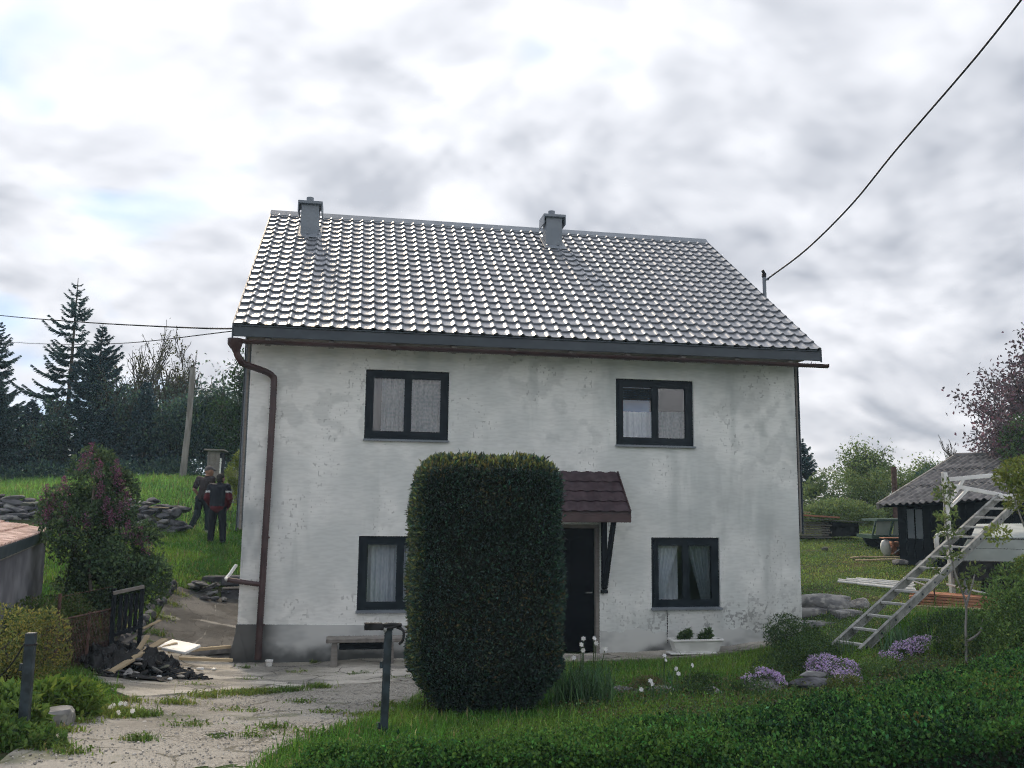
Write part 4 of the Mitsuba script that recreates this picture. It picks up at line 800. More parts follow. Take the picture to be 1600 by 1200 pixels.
# purple cushions
def cushion(label, blobs, n, seed, ground=.25):
    k = thing('phlox_cushion', label, 'flowers'); r = rng(seed); B = np.array([(x, y, z1(x, y) + dz, rx, ry, rz) for x, y, dz, rx, ry, rz in blobs])
    P, d = blob_points(B, n, r, .8, .45, seed); up = d[:, 2] > -.25; P, d = P[up], d[up]; m = len(P)
    v, f, c = leaves(P + d * r.normal(0, .012, (m, 1)), rdir(r, m), unit(d + rdir(r, m) * .5), r.uniform(.016, .03, m), .022, jitter_col(m, (.27, .205, .335), .2, r, .15))
    pale = np.repeat(r.random(m) < .3, 4); c[pale] = np.clip(c[pale] * 1.3 + .02, 0, .40)
    put_leaves(part_key(k, 'flowers'), (v, f, c))
    g = int(n * .8); P, d = blob_points(B * [1, 1, 1, .96, .96, .93], g, r, .7, .0, seed + 1); put_leaves(part_key(k, 'leaves'), leaves(P, rdir(r, g), d, r.uniform(.015, .035, g), .012, jitter_col(g, (.035, .055, .02), .3, r)))
cushion('large pale purple flower cushion at the foot of the ladder', [(8.0, -3.5, .12, .20, .22, .18), (7.85, -3.75, .14, .24, .25, .20), (8.05, -3.85, .10, .22, .2, .16), (7.75, -4.1, .06, .22, .22, .14), (7.95, -4.2, .0, .2, .2, .12), (7.82, -4.45, -.02, .14, .16, .10), (8.0, -3.25, .12, .14, .15, .14)], 5200, 140)
cushion('round purple flower cushion growing over a rock', [(6.72, -4.3, .16, .20, .16, .13), (6.60, -4.32, .14, .16, .14, .11), (6.88, -4.33, .08, .12, .13, .14)], 1700, 141)
cushion('long pale purple flower cushion on the right above the hedge', [(9.4, -2.95, .06, .24, .2, .12), (9.65, -2.85, .10, .22, .2, .12), (9.9, -2.8, .12, .22, .2, .13), (10.1, -2.75, .14, .18, .18, .10), (9.25, -3.05, .0, .15, .16, .09)], 2600, 142)
# rocks of the rock garden
for i_, (lb, x, y, s, dz, a) in enumerate([('rounded grey rock under the round purple cushion', 6.70, -4.42, (.52, .3, .26), .06, .1), ('flat dark slab of rock leaning in the bed left of the big purple cushion', 7.28, -4.45, (.62, .34, .16), .08, .2), ('pale flat stone lying on the dark slab', 7.40, -4.28, (.40, .24, .09), .17, .15), ('small pale stone in the middle of the bed', 5.98, -4.45, (.30, .2, .16), .03, .3), ('half buried grey stone right of the narcissus clump', 5.02, -4.15, (.34, .22, .17), .04, -.2), ('small grey stone beside the half buried one', 4.72, -4.25, (.24, .2, .13), .03, .4), ('brownish stone behind the low narcissus pair', 5.5, -4.15, (.40, .2, .13), .05, 0)]):
    one('rock', lb, 'rock', move(rotz(rock(200 + i_, s), a), (x, y, z1(x, y) + dz)), 'stone' if i_ != 1 else 'dark_stone', 35)

# saplings and the yellow green branches on the right
def sapling(label, stems, clusters, n, L, cols, seed, r0=.018):
    k = thing('sapling', label, 'tree'); m = MB()
    for s in stems: p = bez(s, 6); m.add(*tube(p, np.linspace(r0, r0 * .4, len(p)), 7))
    put(m.get(), 'pole_wood', part_key(k, 'trunk'), 40); put_leaves(part_key(k, 'crown'), bush_leaves(clusters, n, L, cols, seed, W=.5, hole=.45, shell=.05))
SC = [(2, (.075, .105, .035)), (2, (.055, .080, .030)), (1, (.11, .13, .045))]
sapling('slender forked sapling with sparse leaves in front of the ladder', [[(9.58, -4.2, .42), (9.60, -4.2, .9), (9.62, -4.2, 1.25), (9.45, -4.25, 1.65), (9.33, -4.3, 2.2), (9.28, -4.35, 2.75)], [(9.62, -4.2, 1.2), (9.75, -4.15, 1.42), (9.86, -4.1, 1.62)], [(9.60, -4.2, .75), (9.72, -4.3, .88), (9.78, -4.3, 1.05)]],
        [(9.28, -4.35, 2.70, .13, .13, .15), (9.33, -4.3, 2.4, .15, .14, .12), (9.35, -4.3, 2.15, .17, .14, .10), (9.40, -4.3, 1.9, .15, .14, .09), (9.2, -4.3, 1.72, .14, .12, .10), (9.62, -4.2, 1.52, .08, .1, .10), (9.88, -4.1, 1.66, .10, .1, .08), (9.55, -4.2, .72, .12, .1, .08)], 900, .055, SC, 150)
sapling('thin young tree with a yellow green crown at the right picture edge', [[(10.55, -4.6, .5), (10.5, -4.6, 1.3), (10.35, -4.6, 1.9), (10.1, -4.65, 2.5), (9.95, -4.7, 3.0)], [(10.5, -4.6, 1.4), (10.52, -4.6, 2.0), (10.5, -4.6, 2.6), (10.45, -4.6, 3.0)]],
        [(10.25, -4.65, 2.95, .38, .3, .18), (10.0, -4.7, 2.85, .22, .2, .16), (10.5, -4.6, 2.75, .35, .3, .22), (10.15, -4.65, 2.55, .2, .2, .14), (10.55, -4.6, 2.3, .2, .2, .2), (9.75, -4.7, 2.15, .16, .15, .12), (10.3, -4.6, 1.75, .22, .2, .14)], 3600, .055, [(3, (.105, .125, .035)), (2, (.075, .10, .03))], 151)

# ------------------------------------------------------------------ people
def body_mesh(bones, refine=.028, smooth=8):
    ms = []
    for a, b, ra, rb in bones:
        s = [m3.Manifold.sphere(ra, 18).translate(list(map(float, a))), m3.Manifold.sphere(rb, 18).translate(list(map(float, b)))]
        ms.append(m3.Manifold.batch_hull(s))
    m = m3.Manifold.batch_boolean(ms, m3.OpType.Add).refine_to_length(refine).to_mesh()
    t = trimesh.Trimesh(np.array(m.vert_properties)[:, :3], np.array(m.tri_verts)); t.merge_vertices()
    if smooth: trimesh.smoothing.filter_taubin(t, lamb=.5, nu=.5, iterations=smooth)
    return t
def lerp(a, b, t): return np.asarray(a, float) * (1 - t) + np.asarray(b, float) * t
def person(label, origin, yaw, J, seg, H=1.74):
    """J: joints in a local frame (x right of the figure, y forward, z up, metres)"""
    k = thing('person', label, 'person'); J = {n: np.asarray(p, float) for n, p in J.items()}
    c, s = math.cos(yaw), math.sin(yaw); M = np.array([[c, -s, 0], [s, c, 0], [0, 0, 1.0]]); o = np.asarray(origin, float)
    wd = lambda p: M @ np.asarray(p, float) + o
    hd = J['head']; fw = unit(J['look']); rt_ = unit(np.cross(fw, [0, 0, 1.0]))
    B = [(J['pelvis'], J['chest'], .125, .135), (J['chest'], J['neck'], .11, .06), (J['neck'], hd, .055, .065), (hd + [0, 0, .025], hd - fw * .02 + [0, 0, .0], .098, .10), (hd - [0, 0, .075] + fw * .045, hd + fw * .02, .055, .085)]
    B += [(hd + fw * .095 - [0, 0, .0], hd + fw * .115 - [0, 0, .025], .014, .018)]
    for q in (-1, 1): B += [(hd + rt_ * .093 * q, hd + rt_ * .098 * q - [0, 0, .025], .020, .014)]
    for sd in 'lr':
        B += [(J['chest'] + (J['sh' + sd] - J['chest']) * .6, J['sh' + sd], .09, .07), (J['sh' + sd], J['el' + sd], .062, .045), (J['el' + sd], J['wr' + sd], .044, .030)]
        B += [(lerp(J['pelvis'], J['hip' + sd], .6), J['hip' + sd], .12, .105), (J['hip' + sd], J['kn' + sd], .095, .06), (J['kn' + sd], J['an' + sd], .06, .042), (J['an' + sd] - [0, .02, .03], J['an' + sd] + [0, .13, -.045], .042, .032)]
        d = unit(J['wr' + sd] - J['el' + sd]); w = J['wr' + sd]; sx = unit(np.cross(d, [0, 1.0, .2])); fwd = np.cross(sx, d); palm = w + d * .085
        B += [(w, palm, .030, .036)]
        for t_ in range(4):
            r0 = palm + fwd * (t_ - 1.5) * .019 + d * .02; ln = (.058, .07, .066, .05)[t_]; m_ = r0 + d * ln * .55; B += [(r0, m_, .0105, .0095), (m_, m_ + unit(d + sx * .5 * (1 if sd == 'l' else -1)) * ln * .5, .0095, .008)]
        tb = w + d * .03 + fwd * .03; B += [(tb, tb + unit(d * .7 + fwd) * .045, .012, .011), (tb + unit(d * .7 + fwd) * .045, tb + unit(d * .7 + fwd) * .045 + d * .03, .011, .009)]
    B = [(wd(a), wd(b), ra, rb) for a, b, ra, rb in B]; bm = body_mesh(B, .022, 4)
    put(bm, 'vertex_paint', part_key(k, 'body'), True, np.full((len(bm.vertices), 3), (.36, .21, .155)))
    for nm, bones, colf, ref in seg(J, fw, rt_):
        t = body_mesh([(wd(a), wd(b), ra, rb) for a, b, ra, rb in bones], ref, 6)
        loc = (np.asarray(t.vertices) - o) @ M; col = colf(loc); col = np.clip(col * np.exp((meshkit.fbm(loc * 14, 3, 3)[:, None] - .5) * .6), .003, .9)
        put(t, 'vertex_paint', part_key(k, nm), True, col)
    return k
def solid(c): return lambda p: np.tile(np.asarray(c, float), (len(p), 1))
def legs(J, th=.112, kn=.083, an=.07):
    b = [(J['hipl'], J['hipr'], .125, .125), (lerp(J['pelvis'], J['chest'], .12), J['pelvis'], .13, .13)]
    for sd in 'lr': b += [(J['hip' + sd], J['kn' + sd], th, kn), (J['kn' + sd], J['an' + sd] + [0, 0, .02], kn, an)]
    return b
def shoes(J):
    b = []
    for sd in 'lr': a = J['an' + sd]; b += [(a + [0, -.035, -.045], a + [0, .14, -.05], .046, .040), (a + [0, -.02, -.0], a + [0, .03, -.03], .050, .05)]
    return b
A = dict(pelvis=(0, 0, .93), chest=(0, .02, 1.30), neck=(0, .03, 1.47), head=(.02, .07, 1.60), look=(.25, 1, -.12), shl=(-.19, .02, 1.40), shr=(.19, .02, 1.40), ell=(-.275, -.03, 1.12), elr=(.285, -.02, 1.12), wrl=(-.20, .14, .93), wrr=(.215, .15, .93),
         hipl=(-.095, 0, .90), hipr=(.095, 0, .90), knl=(-.12, .02, .49), knr=(.135, .03, .49), anl=(-.13, -.02, .085), anr=(.16, .01, .085))
def seg_a(J, fw, rt_):
    def jc(p):
        x, z = np.abs(p[:, 0]), p[:, 2]; c = np.tile((.012, .014, .022), (len(p), 1)).astype(float)
        red = ((x > .19) & (z < 1.25)) | (z < .935); c[red] = (.10, .012, .018)
        wh = (x > .185) & (np.abs(z - (1.285 + 0 * x)) < .022); c[wh] = (.62, .62, .62); return c
    jk = [(J['pelvis'] + [0, 0, -.02], J['chest'], .165, .180), (J['chest'], J['neck'] - [0, 0, .02], .16, .085)]
    for sd in 'lr': jk += [(J['chest'] + (J['sh' + sd] - J['chest']) * .5, J['sh' + sd], .13, .10), (J['sh' + sd], J['el' + sd], .098, .078), (J['el' + sd], J['wr' + sd], .078, .056), (lerp(J['pelvis'], J['hip' + sd], .7), lerp(J['chest'], J['sh' + sd], .45), .145, .15)]
    h = J['head']
    return [('jacket', jk, jc, .03), ('trousers', legs(J, .118, .09, .078), solid((.008, .010, .016)), .03), ('shoe', shoes(J), solid((.010, .010, .011)), .02),
            ('hair', [(h + [0, 0, .045] - fw * .02, h - fw * .045 - [0, 0, .02], .098, .088)], solid((.028, .024, .02)), .02)]
person('person in a navy jacket with red sleeves and white arm stripes, back turned', gnd(-1.56, 8.43), -.12, A, seg_a)
Bj = dict(pelvis=(0, 0, .95), chest=(.02, .07, 1.34), neck=(.03, .10, 1.51), head=(.05, .15, 1.65), look=(.75, .7, -.1), shl=(-.19, .06, 1.44), shr=(.20, .09, 1.44), ell=(-.25, -.05, 1.16), elr=(.25, .02, 1.15), wrl=(-.20, .13, 1.00), wrr=(.22, .22, 1.02),
         hipl=(-.09, 0, .92), hipr=(.09, 0, .92), knl=(-.13, -.02, .50), knr=(.11, .12, .50), anl=(-.20, -.22, .09), anr=(.12, .10, .085))
def seg_b(J, fw, rt_):
    ts = [(J['pelvis'] + [0, 0, .02], J['chest'], .145, .155), (J['chest'], J['neck'] - [0, 0, .03], .14, .075)]
    for sd in 'lr': ts += [(J['chest'] + (J['sh' + sd] - J['chest']) * .5, J['sh' + sd], .11, .088), (J['sh' + sd], lerp(J['sh' + sd], J['el' + sd], .75), .086, .072)]
    h = J['head']
    return [('shirt', ts, solid((.035, .026, .027)), .03), ('trousers', legs(J, .112, .085, .07), lambda p: np.where((p[:, 2:3] > .62), (.010, .014, .020), (.022, .036, .040)), .03), ('shoe', shoes(J), lambda p: np.where(p[:, 2:3] < .075, (.50, .50, .48), (.10, .10, .10)), .02),
            ('cap', [(h + [0, 0, .055], h - fw * .03 + [0, 0, .035], .098, .098), (h + fw * .10 + [0, 0, .055], h + fw * .155 + [0, 0, .045], .035, .025)], solid((.11, .10, .10)), .02)]
person('person in a grey cap and dark brown shirt walking behind the red sleeved jacket', gnd(-2.20, 10.2), -.45, Bj, seg_b)

# ------------------------------------------------------------------ left: stone wall, steps, shed, fence, pole
DW = thing('stone_wall', 'low dry stone retaining wall below the grassy bank', 'wall'); r = rng(300)
for row in range(7):
    x = -8.3 + r.random() * .2
    while x < -2.75:
        L = r.uniform(.26, .55); h = .165 * r.uniform(.85, 1.25); y = 9.25 + .12 * row + (.05 * (x + 5)) * -1 * .2 + r.normal(0, .05); base = z1(x, 8.9)
        zc = base + .05 + row * .118
        if x < -4.4: zc = base + .02 + row * .098
        if row == 6 and r.random() < .35: x += L; continue
        m = rock(int(r.integers(1e6)), (L * 1.35, .42, h * 1.05), 1, .3); m.apply_transform(trimesh.transformations.rotation_matrix(r.normal(0, .18), [0, 1, 0])); move(m, (x + L / 2, y, zc))
        kk = key_for(DW + '__stone'); put(m, 'dark_stone' if r.random() < .72 else 'stone', kk, 18); x += L
m = MB(); m.add(beam((-3.9, 9.75, 2.33), (-2.95, 9.6, 2.30), .16, .03)); one('board', 'pale board lying along the top of the dry stone wall', 'board', m.get(), 'new_wood')
one('rock', 'big round stone on the right end of the dry stone wall', 'rock', move(rock(311, (.34, .3, .32)), (-2.72, 9.35, 2.20)), 'dark_stone', 35)
ST = thing('stone_steps', 'rough dark stone steps at the end of the path beside the house', 'steps'); r = rng(310)
for (x, y, z, s, mt) in [(-.62, 4.35, .60, (.40, .30, .26), 'dark_stone'), (-.25, 4.37, .60, (.42, .30, .26), 'dark_stone'), (-.10, 4.75, .86, (.5, .4, .2), 'dark_stone'), (-.55, 4.80, .84, (.62, .42, .20), 'dark_stone'), (-1.05, 4.95, .82, (.5, .4, .2), 'dark_stone')]:
    put(move(cbox((0, 0, 0), s, .03), (x, y, z)), mt, key_for(ST + '__block'), 20)
put(beam((-.80, 4.22, .735), (-.05, 4.22, .745), .10, .04), 'grey_wood', key_for(ST + '__tread'))
RP = thing('rubble_pile', 'small pile of flat broken stones left of the stone steps', 'stone pile'); r = rng(320)
for t in range(16):
    x, y = -1.15 + r.normal(0, .16), 4.25 + r.normal(0, .12); m = rock(330 + t, (r.uniform(.2, .46), r.uniform(.15, .3), r.uniform(.06, .12)), 1, .3); m.apply_transform(trimesh.transformations.rotation_matrix(r.normal(0, .25), [0, 1, 0])); put(move(rotz(m, r.normal(0, .4)), (x, y, .54 + .02 * t)), 'stone' if t % 3 else 'dark_stone', key_for(RP + '__stone'), 30)
for t, (x, y) in enumerate([(-1.05, 3.75), (-.88, 3.85), (-.72, 3.9)]): one('rock', ('stone', 'smaller stone', 'smallest stone')[t] + ' lying loose on the path in front of the rubble pile, ' + ('leftmost', 'middle', 'rightmost')[t], 'rock', move(rock(350 + t, (.24 - .06 * t, .16, .09)), (x, y, z1(x, y) + .09)), 'dark_stone' if t != 2 else 'stone', 30)
# grass verge edging left of the path
ED = thing('path_edging', 'rough dark stone edging along the left side of the path', 'edging'); r = rng(340)
for t in range(15):
    f = t / 14; x, y = -1.72 + .03 * math.sin(t * 2.1), -.1 + f * 4.1; put(move(rotz(rock(360 + t, (.22, .36, .26), 1), r.normal(0, .2)), (x, y, z1(x, y) + .03)), 'dark_stone', key_for(ED + '__stone'), 30)
# low shed
SHD = thing('low_shed', 'low grey rendered shed with a pale clay tile roof at the left edge', 'shed')
wl = np.array([(-1.95, -4.9), (-3.05, .55), (-5.6, .05), (-4.4, -5.4)]); sm = trimesh.creation.extrude_polygon(Polygon(wl), 1.75, engine='earcut'); sm.apply_translation([0, 0, .12]); part(SHD, 'wall', sm, 'render_grey')
RF = None; e0, e1 = np.array([-1.85, -5.0, 1.935]), np.array([-3.05, .70, 1.965]); ed = (e1 - e0); el = np.linalg.norm(ed); ed = ed / el; up_ = unit(np.array([-.974, -.226, .17])); rn = unit(np.cross(up_, ed)); rn = rn if rn[2] > 0 else -rn
deck = MB(); deck.add(trimesh.convex.convex_hull(np.array([p + q * rn for p in (e0, e1, e0 + up_ * 2.9, e1 + up_ * 2.9) for q in (-.05, -.005)]))); RF = part(SHD, 'roof', deck.get(), 'grey_wood')
part(RF, 'edge_board', beam(e0 + rn * -.05 - up_ * .02, e1 + rn * -.05 - up_ * .02, .03, .15, up=rn), 'fascia_metal'); part(RF, 'edge_board', beam(e0 - rn * .135 - up_ * .0, e1 - rn * .135 - up_ * .0, .04, .03, up=rn), 'grey_wood')
ncol, nrw = 24, 8
for rr_ in range(nrw):
    for cc in range(ncol):
        u = np.linspace(0, 1, 8); wv = .022 * np.sin(u * np.pi) ** 2; tw_ = el / ncol; rows = []
        for s, h in ((-.03, .034), (.37, .008)): rows.append(e0 + ed * (cc * tw_) + (u[:, None] * tw_) * ed + up_ * (rr_ * .345 + s) + rn * (h + wv[:, None]))
        rows.insert(0, rows[0] - rn * .03); kx = np.arange(7); put((np.vstack(rows), np.vstack([np.stack([kx, kx + 1, kx + 9, kx + 8], 1), np.stack([kx + 8, kx + 9, kx + 17, kx + 16], 1)])), 'clay_tile', key_for(RF + '__tile'), 30)
# rusty mesh fence and dark wooden gate piece
FN = thing('mesh_fence', 'rusty wire mesh fence with a top rail in front of the shed', 'fence')
scene['rust'] = pr((.065, .035, .028), (.13, .075, .06), s=12., rough=.9)
fa, fb = np.array([-2.05, -3.3, 0]), np.array([-1.55, -1.35, 0])
for t in (0, .36, .72, 1): p = lerp(fa, fb, t); part(FN, 'post', tube([(p[0], p[1], z1(p[0], p[1]) - .2), (p[0], p[1], 1.28 if t == .36 else .98)], .022, 8), 'rust', 40)
part(FN, 'rail', tube([lerp(fa, fb, 0) + [0, 0, .955], lerp(fa, fb, 1) + [0, 0, .955]], .012, 6), 'rust'); part(FN, 'wire', tube([lerp(fa, fb, .3) + [0, 0, 1.24], lerp(fa, fb, 1) + [0, 0, 1.26]], .004, 5), 'rust')
wm_ = MB()
for t in np.linspace(0, 1, 58): p = lerp(fa, fb, t); wm_.add(*tube([(p[0], p[1], z1(p[0], p[1])), (p[0], p[1], .95)], .0045, 4, cap=False))
for z in np.linspace(.35, .9, 7): wm_.add(*tube([lerp(fa, fb, 0) + [0, 0, z], lerp(fa, fb, 1) + [0, 0, z]], .003, 4, cap=False))
part(FN, 'wire_mesh', wm_.get(), 'rust', stuff=True)
GT = thing('wooden_gate', 'short dark wooden gate frame under the lilac bush', 'gate')
gx = lambda t: lerp((-1.47, -1.55, 0), (-1.17, -1.25, 0), t)
for t, w_ in ((0, .055), (1, .055)): p = gx(t); part(GT, 'post', beam((p[0], p[1], z1(p[0], p[1]) - .2), (p[0] - .01, p[1], 1.25), w_, w_), 'dark_wood')
for t in (.2, .4, .58, .76): p = gx(t); part(GT, 'board', beam((p[0], p[1] + .03, .62), (p[0], p[1] + .03, 1.16), .05, .018), 'dark_wood')
part(GT, 'rail', beam(gx(-.05) + [0, -.035, 1.19], gx(1.05) + [0, -.035, 1.25], .03, .05), 'grey_wood'); part(GT, 'rail', beam(gx(0) + [0, -.02, .62], gx(1) + [0, -.02, .70], .03, .05), 'dark_wood')
# gate posts at the driveway
def gate_post(label, x, y, h, w, lean=0., head=False):
    k = thing('gate_post', label, 'post'); z = z1(x, y); part(k, 'tube', beam((x, y, z - .2), (x + lean, y, z + h), w, w, .006), 'post_paint')
    part(k, 'hinge', cbox((x - w * .5 - .012, y - .01, z + .08), (.03, .03, .06), .005), 'post_paint'); part(k, 'hinge', cbox((x - w * .5 - .012 + lean * .6, y - .01, z + .60), (.03, .03, .06), .005), 'post_paint')
    return k, np.array([x + lean, y, z + h])
gp, tp = gate_post('dark square gate post topped with a bundled cable lock, right side of driveway', 2.025, -6.6, .90, .068, .02)
part(gp, 'cap', cbox(tp + [0, 0, .008], (.085, .085, .02), .005), 'post_paint')
tp = tp - np.array([0, 0, .028])
lk = thing('cable_lock', 'black cable lock lying coiled over the right gate post', 'lock')
part(lk, 'lock_body', trimesh.convex.convex_hull(np.array([(tp[0] - .14 + a * .075, tp[1] - .02 + b * .03, tp[2] + .056 + c * .034) for a in (-1, 1) for b in (-1, 1) for c in (-.75, 1)] + [(tp[0] - .04, tp[1] - .02 + b * .015, tp[2] + .05 + c * .012) for b in (-1, 1) for c in (-1, 1)])), 'black_sheet', 30)
th = np.linspace(0, 4 * np.pi, 44); part(lk, 'cable', tube(np.stack([tp[0] + .02 + (.085 + .01 * np.sin(th * .5)) * np.cos(th), tp[1] + .05 * np.sin(th), tp[2] + .045 + .012 * th / 6 + .014 * np.sin(th * 1.3)], 1), .014, 8), 'black_sheet', 40)
part(lk, 'cable', tube(bez([tp + [.07, -.02, .05], tp + [.13, -.03, .02], tp + [.13, -.02, -.06], tp + [.10, .0, -.10]], 5), .012, 8), 'black_sheet', 40); part(lk, 'lock_barrel', tube([tp + [-.02, -.06, .03], tp + [-.045, -.06, .035]], .018, 10), 'aluminium', 40)
gp2, tp2 = gate_post('leaning blue green gate post on the left side of the driveway', -.87, -6.75, .87, .075, -.0, False)
part(gp2, 'tension_wire', tube(bez([tp2 + [-.04, 0, -.08], tp2 + [-.25, .2, -.35], tp2 + [-.6, .35, -.62]], 5), .006, 6), 'black_sheet'); part(gp2, 'wire_tie', tube([tp2 + [0, 0, -.10], tp2 + [0, 0, -.085]], .054, 8), 'black_sheet')
one('stone_block', 'low mossy stone block at the left edge of the driveway', 'stone', move(rotz(rough_block((.46, .24, .20), 5), .1), (-.92, -6.05, z1(-.92, -6.05) + .07)), 'stone', 30)
one('rock', 'pale stone leaning at the left gate post foot', 'rock', move(rock(371, (.16, .14, .14)), (-.72, -6.82, z1(-.72, -6.82) + .05)), 'stone', 30)
# debris heap
r = rng(380)
def zg(x, y): return z1(x, y) + .04
def crumpled(seed, x, y, sx, sy, h, rot):
    n = 40; u, v = np.meshgrid(np.linspace(-1, 1, n), np.linspace(-1, 1, n), indexing='ij'); P = np.stack([u * sx, v * sy, 0 * u], -1); f = meshkit.fbm(np.stack([u * 2.2, v * 2.2, u * 0 + seed * 1.3], -1), 4, seed)
    edge = np.clip(1.15 - np.hypot(u, v), 0, 1); f2 = meshkit.fbm(np.stack([u * 6.5, v * 6.5, u * 0 + seed * 2.3], -1), 3, seed + 1); P[..., 2] = np.abs(f - .5) * h * 2.2 + np.abs(f2 - .5) * h * .9 + edge * h * .75; P[..., :2] += (meshkit.noise(np.stack([u * 3, v * 3, u * 0 + 5], -1), seed)[..., None] - .5) * .12
    c, s = math.cos(rot), math.sin(rot); P[..., :2] = P[..., :2] @ np.array([[c, s], [-s, c]]); P[..., 0] += x; P[..., 1] += y; P[..., 2] += gz(P[..., 0], P[..., 1]) + .03; i, j = np.meshgrid(np.arange(n - 1), np.arange(n - 1), indexing='ij'); a = i * n + j
    m = trimesh.Trimesh(P.reshape(-1, 3), np.vstack([np.stack([a, a + n, a + n + 1], -1).reshape(-1, 3), np.stack([a, a + n + 1, a + 1], -1).reshape(-1, 3)]), process=False); return m
for t, (lb, x, y, sx, sy, h, ro) in enumerate([('crumpled black roofing felt, main heap under the crossed planks', -1.15, -1.75, .55, .38, .30, .1), ('black felt scrap at the back of the heap near the gate', -1.45, -1.25, .42, .28, .28, .3), ('dark torn felt in front of the white panel', -.62, -1.85, .34, .20, .14, -.2), ('flat dark felt scrap at the front of the heap', -1.0, -2.35, .40, .20, .06, 0.), ('small dark felt scrap on the concrete right of the heap', -.25, -1.95, .14, .08, .05, .2), ('black felt roll end at the left of the heap under the rusty fence', -1.5, -1.9, .26, .34, .26, .8), ('crumpled grey black felt on the right side of the heap', -.88, -1.55, .26, .24, .30, .6)]):
    one('roofing_felt', lb, 'felt sheet', crumpled(390 + t, x, y, sx, sy, h, ro), 'black_sheet', 40)
for t, (lb, a, b, w, h, mt) in enumerate([('long pale plank lying diagonally across the black felt heap', (-1.42, -2.55, .18), (-.78, -1.55, .56), .11, .035, 'new_wood'), ('short pale plank standing up behind the diagonal plank', (-1.13, -1.9, .32), (-1.0, -1.6, .62), .07, .03, 'new_wood'), ('grey plank sticking up at the back of the heap', (-1.35, -1.45, .50), (-1.10, -1.05, .68), .07, .03, 'grey_wood'), ('pale slat on top of the grey plank', (-1.16, -1.2, .66), (-.98, -.9, .74), .05, .02, 'new_wood'), ('dark plank lying at the left of the heap', (-1.7, -1.5, .36), (-1.15, -1.25, .46), .10, .03, 'dark_wood'),
                                          ('long pale batten lying on the path right of the white panel', (-.95, -.30, .20), (-.10, .1, .20), .07, .045, 'new_wood'), ('pale batten in front of the long one', (-.72, -.72, .17), (.02, -.55, .10), .07, .04, 'new_wood'), ('thin pale stick between the heap and the white panel', (-.92, -1.35, .40), (-.70, -1.1, .44), .06, .03, 'new_wood'), ('dark stick lying across the front of the heap', (-1.2, -2.3, .12), (-.55, -2.05, .2), .035, .03, 'dark_wood'), ('broken grey lath pointing left out of the heap', (-1.62, -2.05, .30), (-1.05, -1.55, .46), .05, .02, 'grey_wood'), ('short grey lath standing in the heap beside the short pale plank', (-1.02, -1.75, .28), (-1.08, -1.5, .60), .04, .025, 'grey_wood')]):
    one('plank', lb, 'plank', beam(a, b, w, h, .004), mt)
pm = MB(); pm.add(cbox((0, 0, 0), (.46, .40, .035), .008)); pnl = trimesh.util.concatenate([cbox((0, 0, 0), (.46, .42, .04), .008)]); pnl.apply_transform(trimesh.transformations.euler_matrix(.10, .14, -.35)); one('foam_sheet', 'white flat panel lying on the debris heap', 'panel', move(pnl, (-.66, -1.18, .40)), 'white_paint')
tr = trimesh.convex.convex_hull(np.vstack([np.stack([np.full(12, x), .10 * np.cos(np.linspace(0, np.pi, 12)), .10 * np.sin(np.linspace(0, np.pi, 12))], 1) for x in (-.45, .40)])); rotz(tr, .42); one('ridge_tile', 'half round grey ridge tile lying on the path', 'tile', move(tr, (.02 - .42, .35, z1(-.4, .35) + .05)), 'fibre_sheet', 40)
DS = thing('scrap_heap', 'scattered broken scraps of felt, lath and plaster around the debris heap', 'debris'); r = rng(395)
for t in range(46):
    x, y = -1.0 + r.normal(0, .36), -1.85 + r.normal(0, .30); m = rock(700 + t, (r.uniform(.05, .22), r.uniform(.04, .12), r.uniform(.015, .05)), 1, .3); m.apply_transform(trimesh.transformations.rotation_matrix(r.normal(0, .35), [0, 1, 0])); d_ = math.hypot((x + 1.0) / .5, (y + 1.75) / .4)
    put(move(rotz(m, r.uniform(0, 3.1)), (x, y, zg(x, y) + .03 + .26 * math.exp(-d_ * d_))), ('black_sheet', 'grey_wood', 'dark_stone', 'black_sheet', 'stone')[t % 5], key_for(DS + '__scrap'), 30)
for t, (x, y, s) in enumerate([(-.72, -2.15, .09), (-.55, -2.3, .07), (-.38, -.95, .11), (-.20, -.85, .08), (-.9, -2.5, .06)]): one('rubble_piece', 'white plaster crumb ' + ('in front of the torn felt', 'nearest the driveway right of the heap', 'on the path near the battens', 'right of the path crumb by the house corner', 'at the front edge of the flat felt')[t], 'rubble', move(rock(400 + t, (s, s * .8, s * .5), 1), (x, y, zg(x, y) + .02)), 'white_paint', 30)
# leaning pole, outhouse, cables
one('utility_pole', 'bare leaning grey utility pole in front of the left trees', 'pole', tube([gnd(-4.25, 18.6, -.3), (-4.1, 18.4, 5.2), (-4.05, 18.3, 7.25)], [.125, .105, .09], 10), 'pole_wood', 40)
OH = thing('outhouse', 'small grey board outhouse beyond the two men', 'hut'); zb_ = z1(-3, 17.2)
for t in range(5): part(OH, 'board', box2((-3.12 + t * .082, 16.6, zb_ - .2), (-3.042 + t * .082, 16.63, 4.18), .004), 'grey_wood')
part(OH, 'side_wall', box2((-2.70, 16.6, zb_ - .2), (-2.66, 17.5, 4.15), .004), 'dark_wood'); part(OH, 'roof', cbox((-2.9, 17.0, 4.22), (.65, 1.1, .05), .01), 'grey_wood'); part(OH, 'corner_post', box2((-2.705, 16.575, zb_ - .2), (-2.655, 16.599, 3.95), .004), 'white_paint')
BG = thing('board_gate', 'pale diagonal braced gate leaf beside the yellow green bush', 'gate')
for t in range(4): part(BG, 'board', beam((-1.86 + t * .085, 12.4, 2.45), (-1.86 + t * .085, 12.4, 3.38), .075, .02, .004), 'pole_wood')
part(BG, 'brace', beam((-1.85, 12.37, 3.3), (-1.62, 12.37, 2.7), .05, .02, .004), 'dark_wood')
